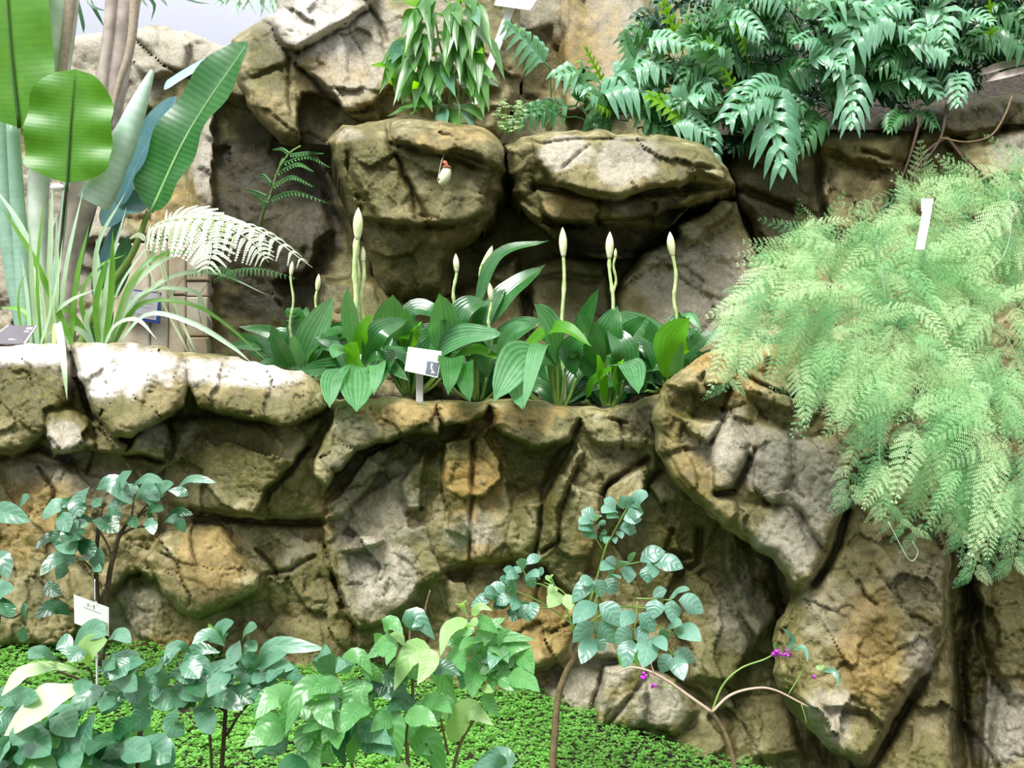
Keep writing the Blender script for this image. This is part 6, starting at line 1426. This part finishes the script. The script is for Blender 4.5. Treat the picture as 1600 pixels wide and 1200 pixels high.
shrub('serrate_leaved_shrub', 'upright shrub with light green growing tips beside the pinnate sapling', 745, 1200, 2.35,
    [([3, 2], [(700, 1240), (720, 1160), (755, 1100), (755, 1060), (740, 980)]), ([2, 1.3], [(740, 1000), (738, 980), (736, 962)]), ([2, 1.3], [(755, 1060), (775, 1050), (790, 1030)]), ([2.2, 1.6], [(700, 1180), (690, 1130), (680, 1090)])],
    [('p', 10, (730, 965), (725, 945), (710, 944)), ('p', 8, (738, 962), (750, 948), (770, 954)), ('p', 14, (730, 968), (700, 985), (688, 1026)), ('p', 8, (742, 964), (738, 980), (728, 975)), ('m', 22, (700, 1040), (690, 1055), (716, 1108)), ('m', 20, (752, 1040), (740, 1060), (738, 1092)),
     ('m', 17, (745, 1030), (770, 995), (838, 1000)), ('m', 18, (765, 1030), (800, 1010), (832, 1010)), ('d', 15, (760, 1040), (790, 1040), (810, 1035)), ('m', 14, (748, 1010), (765, 980), (790, 965)), ('m', 14, (742, 985), (720, 985), (700, 1000)), ('m', 15, (730, 1020), (715, 1005), (692, 1004)),
     ('m', 13, (765, 1055), (795, 1046), (842, 1064)), ('m', 15, (758, 1080), (765, 1100), (782, 1122)), ('p', 8, (755, 1070), (762, 1078), (772, 1082)), ('m', 12, (690, 1095), (700, 1100), (700, 1128)), ('p', 12, (680, 1100), (692, 1105), (698, 1126)), ('p', 21, (702, 1158), (730, 1110), (772, 1134)),
     ('m', 14, (755, 1000), (775, 985), (780, 975)), ('m', 13, (745, 970), (760, 975), (780, 990)), ('p', 10, (740, 1000), (735, 1010), (728, 1016)), ('b', 14, (790, 1200), (770, 1190), (730, 1205)), ('b', 17, (800, 1200), (780, 1180), (740, 1195)), ('m', 13, (770, 1020), (800, 1030), (815, 1060)),
     ('m', 12, (780, 1060), (800, 1070), (840, 1068)), ('m', 15, (730, 1060), (722, 1050), (710, 1030))], MT, 'ovate', ser=0.03, stemmat=M_BARK, fill=[(16, 750, 1030, 60, 50, 42, 62, 'mmb')])

# pinnate sapling
t = root('pinnate_sapling', 'slender crooked sapling with sprays of paired bluish leaflets', 'sapling', 862, 1210, 2.9)
px_tube(t, 2.9, [(860, 1240), (866, 1160), (872, 1090), (885, 1050), (896, 1030), (893, 1012), (905, 985), (910, 965)], [6, 4], M_BARK, 'trunk', 8, 50)
px_tube(t, 2.88, [(905, 985), (925, 930), (942, 870), (950, 845)], [2.2, 1.4], M_PETIOLE, 'branch')
px_tube(t, 2.86, [(900, 1000), (880, 940), (850, 915), (832, 912)], [2, 1.2], M_PETIOLE, 'branch')
px_tube(t, 2.86, [(905, 985), (960, 950), (1005, 950), (1020, 945)], [2, 1.2], M_PETIOLE, 'branch')
def spray(d, rach, leaflets, mat=M_PINN, hwf=0.40):
    q = [P(p[0], p[1], d) for p in rach]
    mb = MB(); mb.tube(curve_pts(q, 14), [0.0022] * 14, 5)
    r_ = mb.build('leaf_axis', M_PETIOLE, t)
    for (x0, y0, x1, y1, *w) in leaflets:
        L = math.hypot(x1 - x0, y1 - y0); hw = w[0] if w else L * hwf
        px_leaf(t, d - 0.01 - rng.uniform(0, .03), [(x0, y0), (x1, y1)], hw * 1.15, mat, 'ellip', 'leaflet', n=12, m=3, arch=0.12, fold=0.15, cup=0.15)
spray(2.85, [(942, 860), (925, 830), (912, 805)], [(930, 812, 908, 798), (928, 816, 905, 820), (930, 826, 904, 828), (934, 838, 910, 836), (930, 815, 940, 808), (932, 826, 946, 820), (936, 840, 948, 834)])
spray(2.83, [(950, 850), (968, 815), (985, 785)], [(962, 798, 943, 780), (966, 800, 940, 802), (968, 808, 948, 810), (975, 796, 968, 776), (978, 796, 990, 778), (984, 792, 1013, 775), (978, 806, 1006, 802), (974, 812, 1003, 812), (968, 826, 995, 832), (964, 830, 972, 842), (952, 838, 945, 850), (958, 840, 962, 850), (948, 836, 938, 846)])
spray(2.86, [(905, 985), (935, 930), (960, 890), (1000, 878)], [(962, 884, 946, 872), (962, 886, 938, 892), (966, 886, 982, 880), (985, 880, 990, 862), (1000, 878, 1040, 862, 13), (1006, 880, 1040, 862, 12), (1020, 880, 1068, 888, 14), (985, 885, 982, 912, 11), (1010, 884, 1012, 912, 11), (1020, 882, 1020, 904, 10), (950, 900, 970, 905), (945, 905, 960, 930)])
spray(2.84, [(832, 912), (822, 900), (812, 878)], [(818, 890, 812, 872, 8), (822, 882, 846, 870, 8), (816, 894, 796, 892, 7), (824, 896, 842, 902, 8), (820, 900, 836, 918, 9), (812, 900, 790, 905, 8), (808, 905, 786, 890, 9), (806, 910, 780, 912, 9)])
spray(2.82, [(910, 965), (880, 925), (850, 910)], [(868, 916, 852, 905, 8), (872, 920, 855, 928, 9), (880, 930, 856, 950, 11), (884, 928, 892, 954, 10), (860, 914, 862, 902, 6)], M_PALELEAF)
spray(2.86, [(905, 985), (860, 950), (810, 925), (765, 915)], [(806, 930, 790, 912, 10), (800, 926, 780, 905, 9), (790, 926, 765, 915, 9), (780, 930, 756, 928, 8), (800, 934, 775, 945, 10), (812, 934, 800, 955, 10), (822, 938, 818, 965, 12), (830, 940, 832, 968, 10), (770, 935, 740, 940, 8), (765, 940, 735, 948, 8), (812, 945, 828, 972, 10), (840, 905, 850, 895, 8)], M_PINN)
spray(2.80, [(905, 985), (915, 960), (925, 920), (932, 905)], [(930, 908, 894, 942, 12), (932, 906, 940, 934, 11), (928, 908, 905, 912, 9)])
spray(2.78, [(932, 930), (932, 970), (930, 1010)], [(934, 944, 895, 975, 14), (936, 944, 970, 980, 15), (930, 974, 895, 1004, 13), (932, 974, 960, 1006, 14), (928, 998, 908, 1038, 13), (930, 998, 944, 1018, 10)])
spray(2.77, [(996, 940), (993, 970), (990, 1000)], [(996, 960, 970, 980, 11), (998, 960, 1022, 988, 12), (988, 984, 962, 1008, 13), (990, 986, 1014, 1000, 12), (986, 998, 976, 1046, 15), (1014, 1000, 1004, 1044, 16), (1018, 996, 1042, 1018, 10), (1010, 1000, 1028, 1020, 9)])
spray(2.79, [(994, 935), (1020, 936), (1050, 938)], [(1020, 934, 1042, 922, 8), (1025, 936, 1020, 968, 13), (1045, 936, 1078, 922, 9), (1052, 938, 1050, 974, 13), (1060, 938, 1100, 958, 15)])
spray(2.80, [(1024, 975), (1040, 985), (1060, 990)], [(1044, 986, 1034, 1002, 9), (1052, 984, 1096, 1002, 14), (1042, 982, 1066, 976, 9)])
spray(2.81, [(1030, 1000), (1045, 1015), (1052, 1024)], [(1050, 1024, 1032, 1052, 12), (1052, 1022, 1086, 1034, 12), (1054, 1026, 1068, 1064, 13)])
spray(2.9, [(880, 940), (850, 950), (800, 945)], [(800, 940, 770, 950, 11), (790, 936, 755, 932, 10), (810, 950, 800, 972, 12)], M_DARKLEAF)

# berry twig
t = root('beautyberry', 'arching bare pinkish twig dotted with violet berry clusters', 'shrub', 1150, 1210, 2.65)
px_tube(t, 2.65, [(1150, 1240), (1146, 1190), (1132, 1145), (1112, 1113)], [4.2, 3.2], M_BARK, 'stem', 8, 20)
M_TWIG = plain_mat('pinkish_twig', C(190, 164, 146), 0.6, 60, 0.25, bump=0.3)
px_tube(t, 2.63, [(1112, 1113), (1080, 1090), (1040, 1062), (1010, 1047), (985, 1043), (966, 1050)], [2.8, 1.2], M_TWIG, 'twig', 8, 30)
px_tube(t, 2.64, [(1112, 1112), (1130, 1070), (1158, 1044), (1195, 1030), (1215, 1018)], [1.8, 1.1], M_PETIOLE, 'twig', 7, 30)
px_tube(t, 2.62, [(1112, 1113), (1140, 1087), (1175, 1076), (1210, 1078), (1262, 1104)], [2.4, 1.4], M_TWIG, 'twig', 8, 30)
px_tube(t, 2.63, [(1060, 1077), (1040, 1072), (1024, 1068), (1008, 1056)], [1.0, 0.7], M_PETIOLE, 'twig', 6)
px_tube(t, 2.62, [(1232, 1085), (1250, 1055), (1258, 1036)], [1.1, 0.9], M_PETIOLE, 'twig', 6)
px_tube(t, 2.62, [(1252, 1100), (1258, 1120), (1260, 1130)], [1.0, 0.7], M_PETIOLE, 'twig', 6)
px_tube(t, 2.62, [(1022, 1050), (1018, 1040), (1018, 1034)], [1.0, 0.7], M_TWIG, 'twig', 6)
px_leaf(t, 2.6, [(1230, 1018), (1238, 998), (1221, 980)], 5, M_BLUELEAF, 'lance', n=12)
px_leaf(t, 2.6, [(1238, 1014), (1256, 1014), (1262, 1036)], 6, M_BLUELEAF, 'lance', n=12)
px_leaf(t, 2.6, [(1284, 1048), (1304, 1050), (1312, 1076)], 5, M_BLUELEAF, 'lance', n=12)
px_leaf(t, 2.6, [(996, 1042), (994, 1026), (998, 1014)], 3.5, M_MIDLEAF, 'lance', n=10)
px_leaf(t, 2.6, [(970, 1042), (968, 1030), (964, 1020)], 2.5, M_MIDLEAF, 'lance', n=10)
px_leaf(t, 2.6, [(1214, 1015), (1210, 1008), (1214, 1002)], 3, M_MIDLEAF, 'lance', n=8)
for a in range(5): px_leaf(t, 2.6, [(1280, 1048), (1276 + a * 3, 1042), (1275 + a * 4, 1037 + abs(a - 2))], 1.6, M_PALELEAF, 'lance', n=6, m=1)
M_BERRY = plain_mat('violet_berry', C(182, 48, 190), 0.3, 10, 0.2, bump=0.0, spec=0.6)
for (cx, cy, n, r) in [(1005, 1056, 6, 2.8), (1020, 1071, 4, 2.6), (1213, 1020, 10, 3.0), (1231, 1020, 4, 2.6), (1224, 1021, 3, 2.2), (1271, 1057, 2, 2.4)]:
    for i in range(n):
        a = rng.uniform(0, 6.28); rr = r * 1.9 * math.sqrt(rng.random()) if n > 2 else r * i * 1.1
        mb = MB(); mb.ball(P(cx + rr * math.cos(a), cy + rr * math.sin(a), 2.6 + rng.uniform(-.01, .01)), r * 2.6 / F, 8, 6); mb.build('berry', M_BERRY, t)
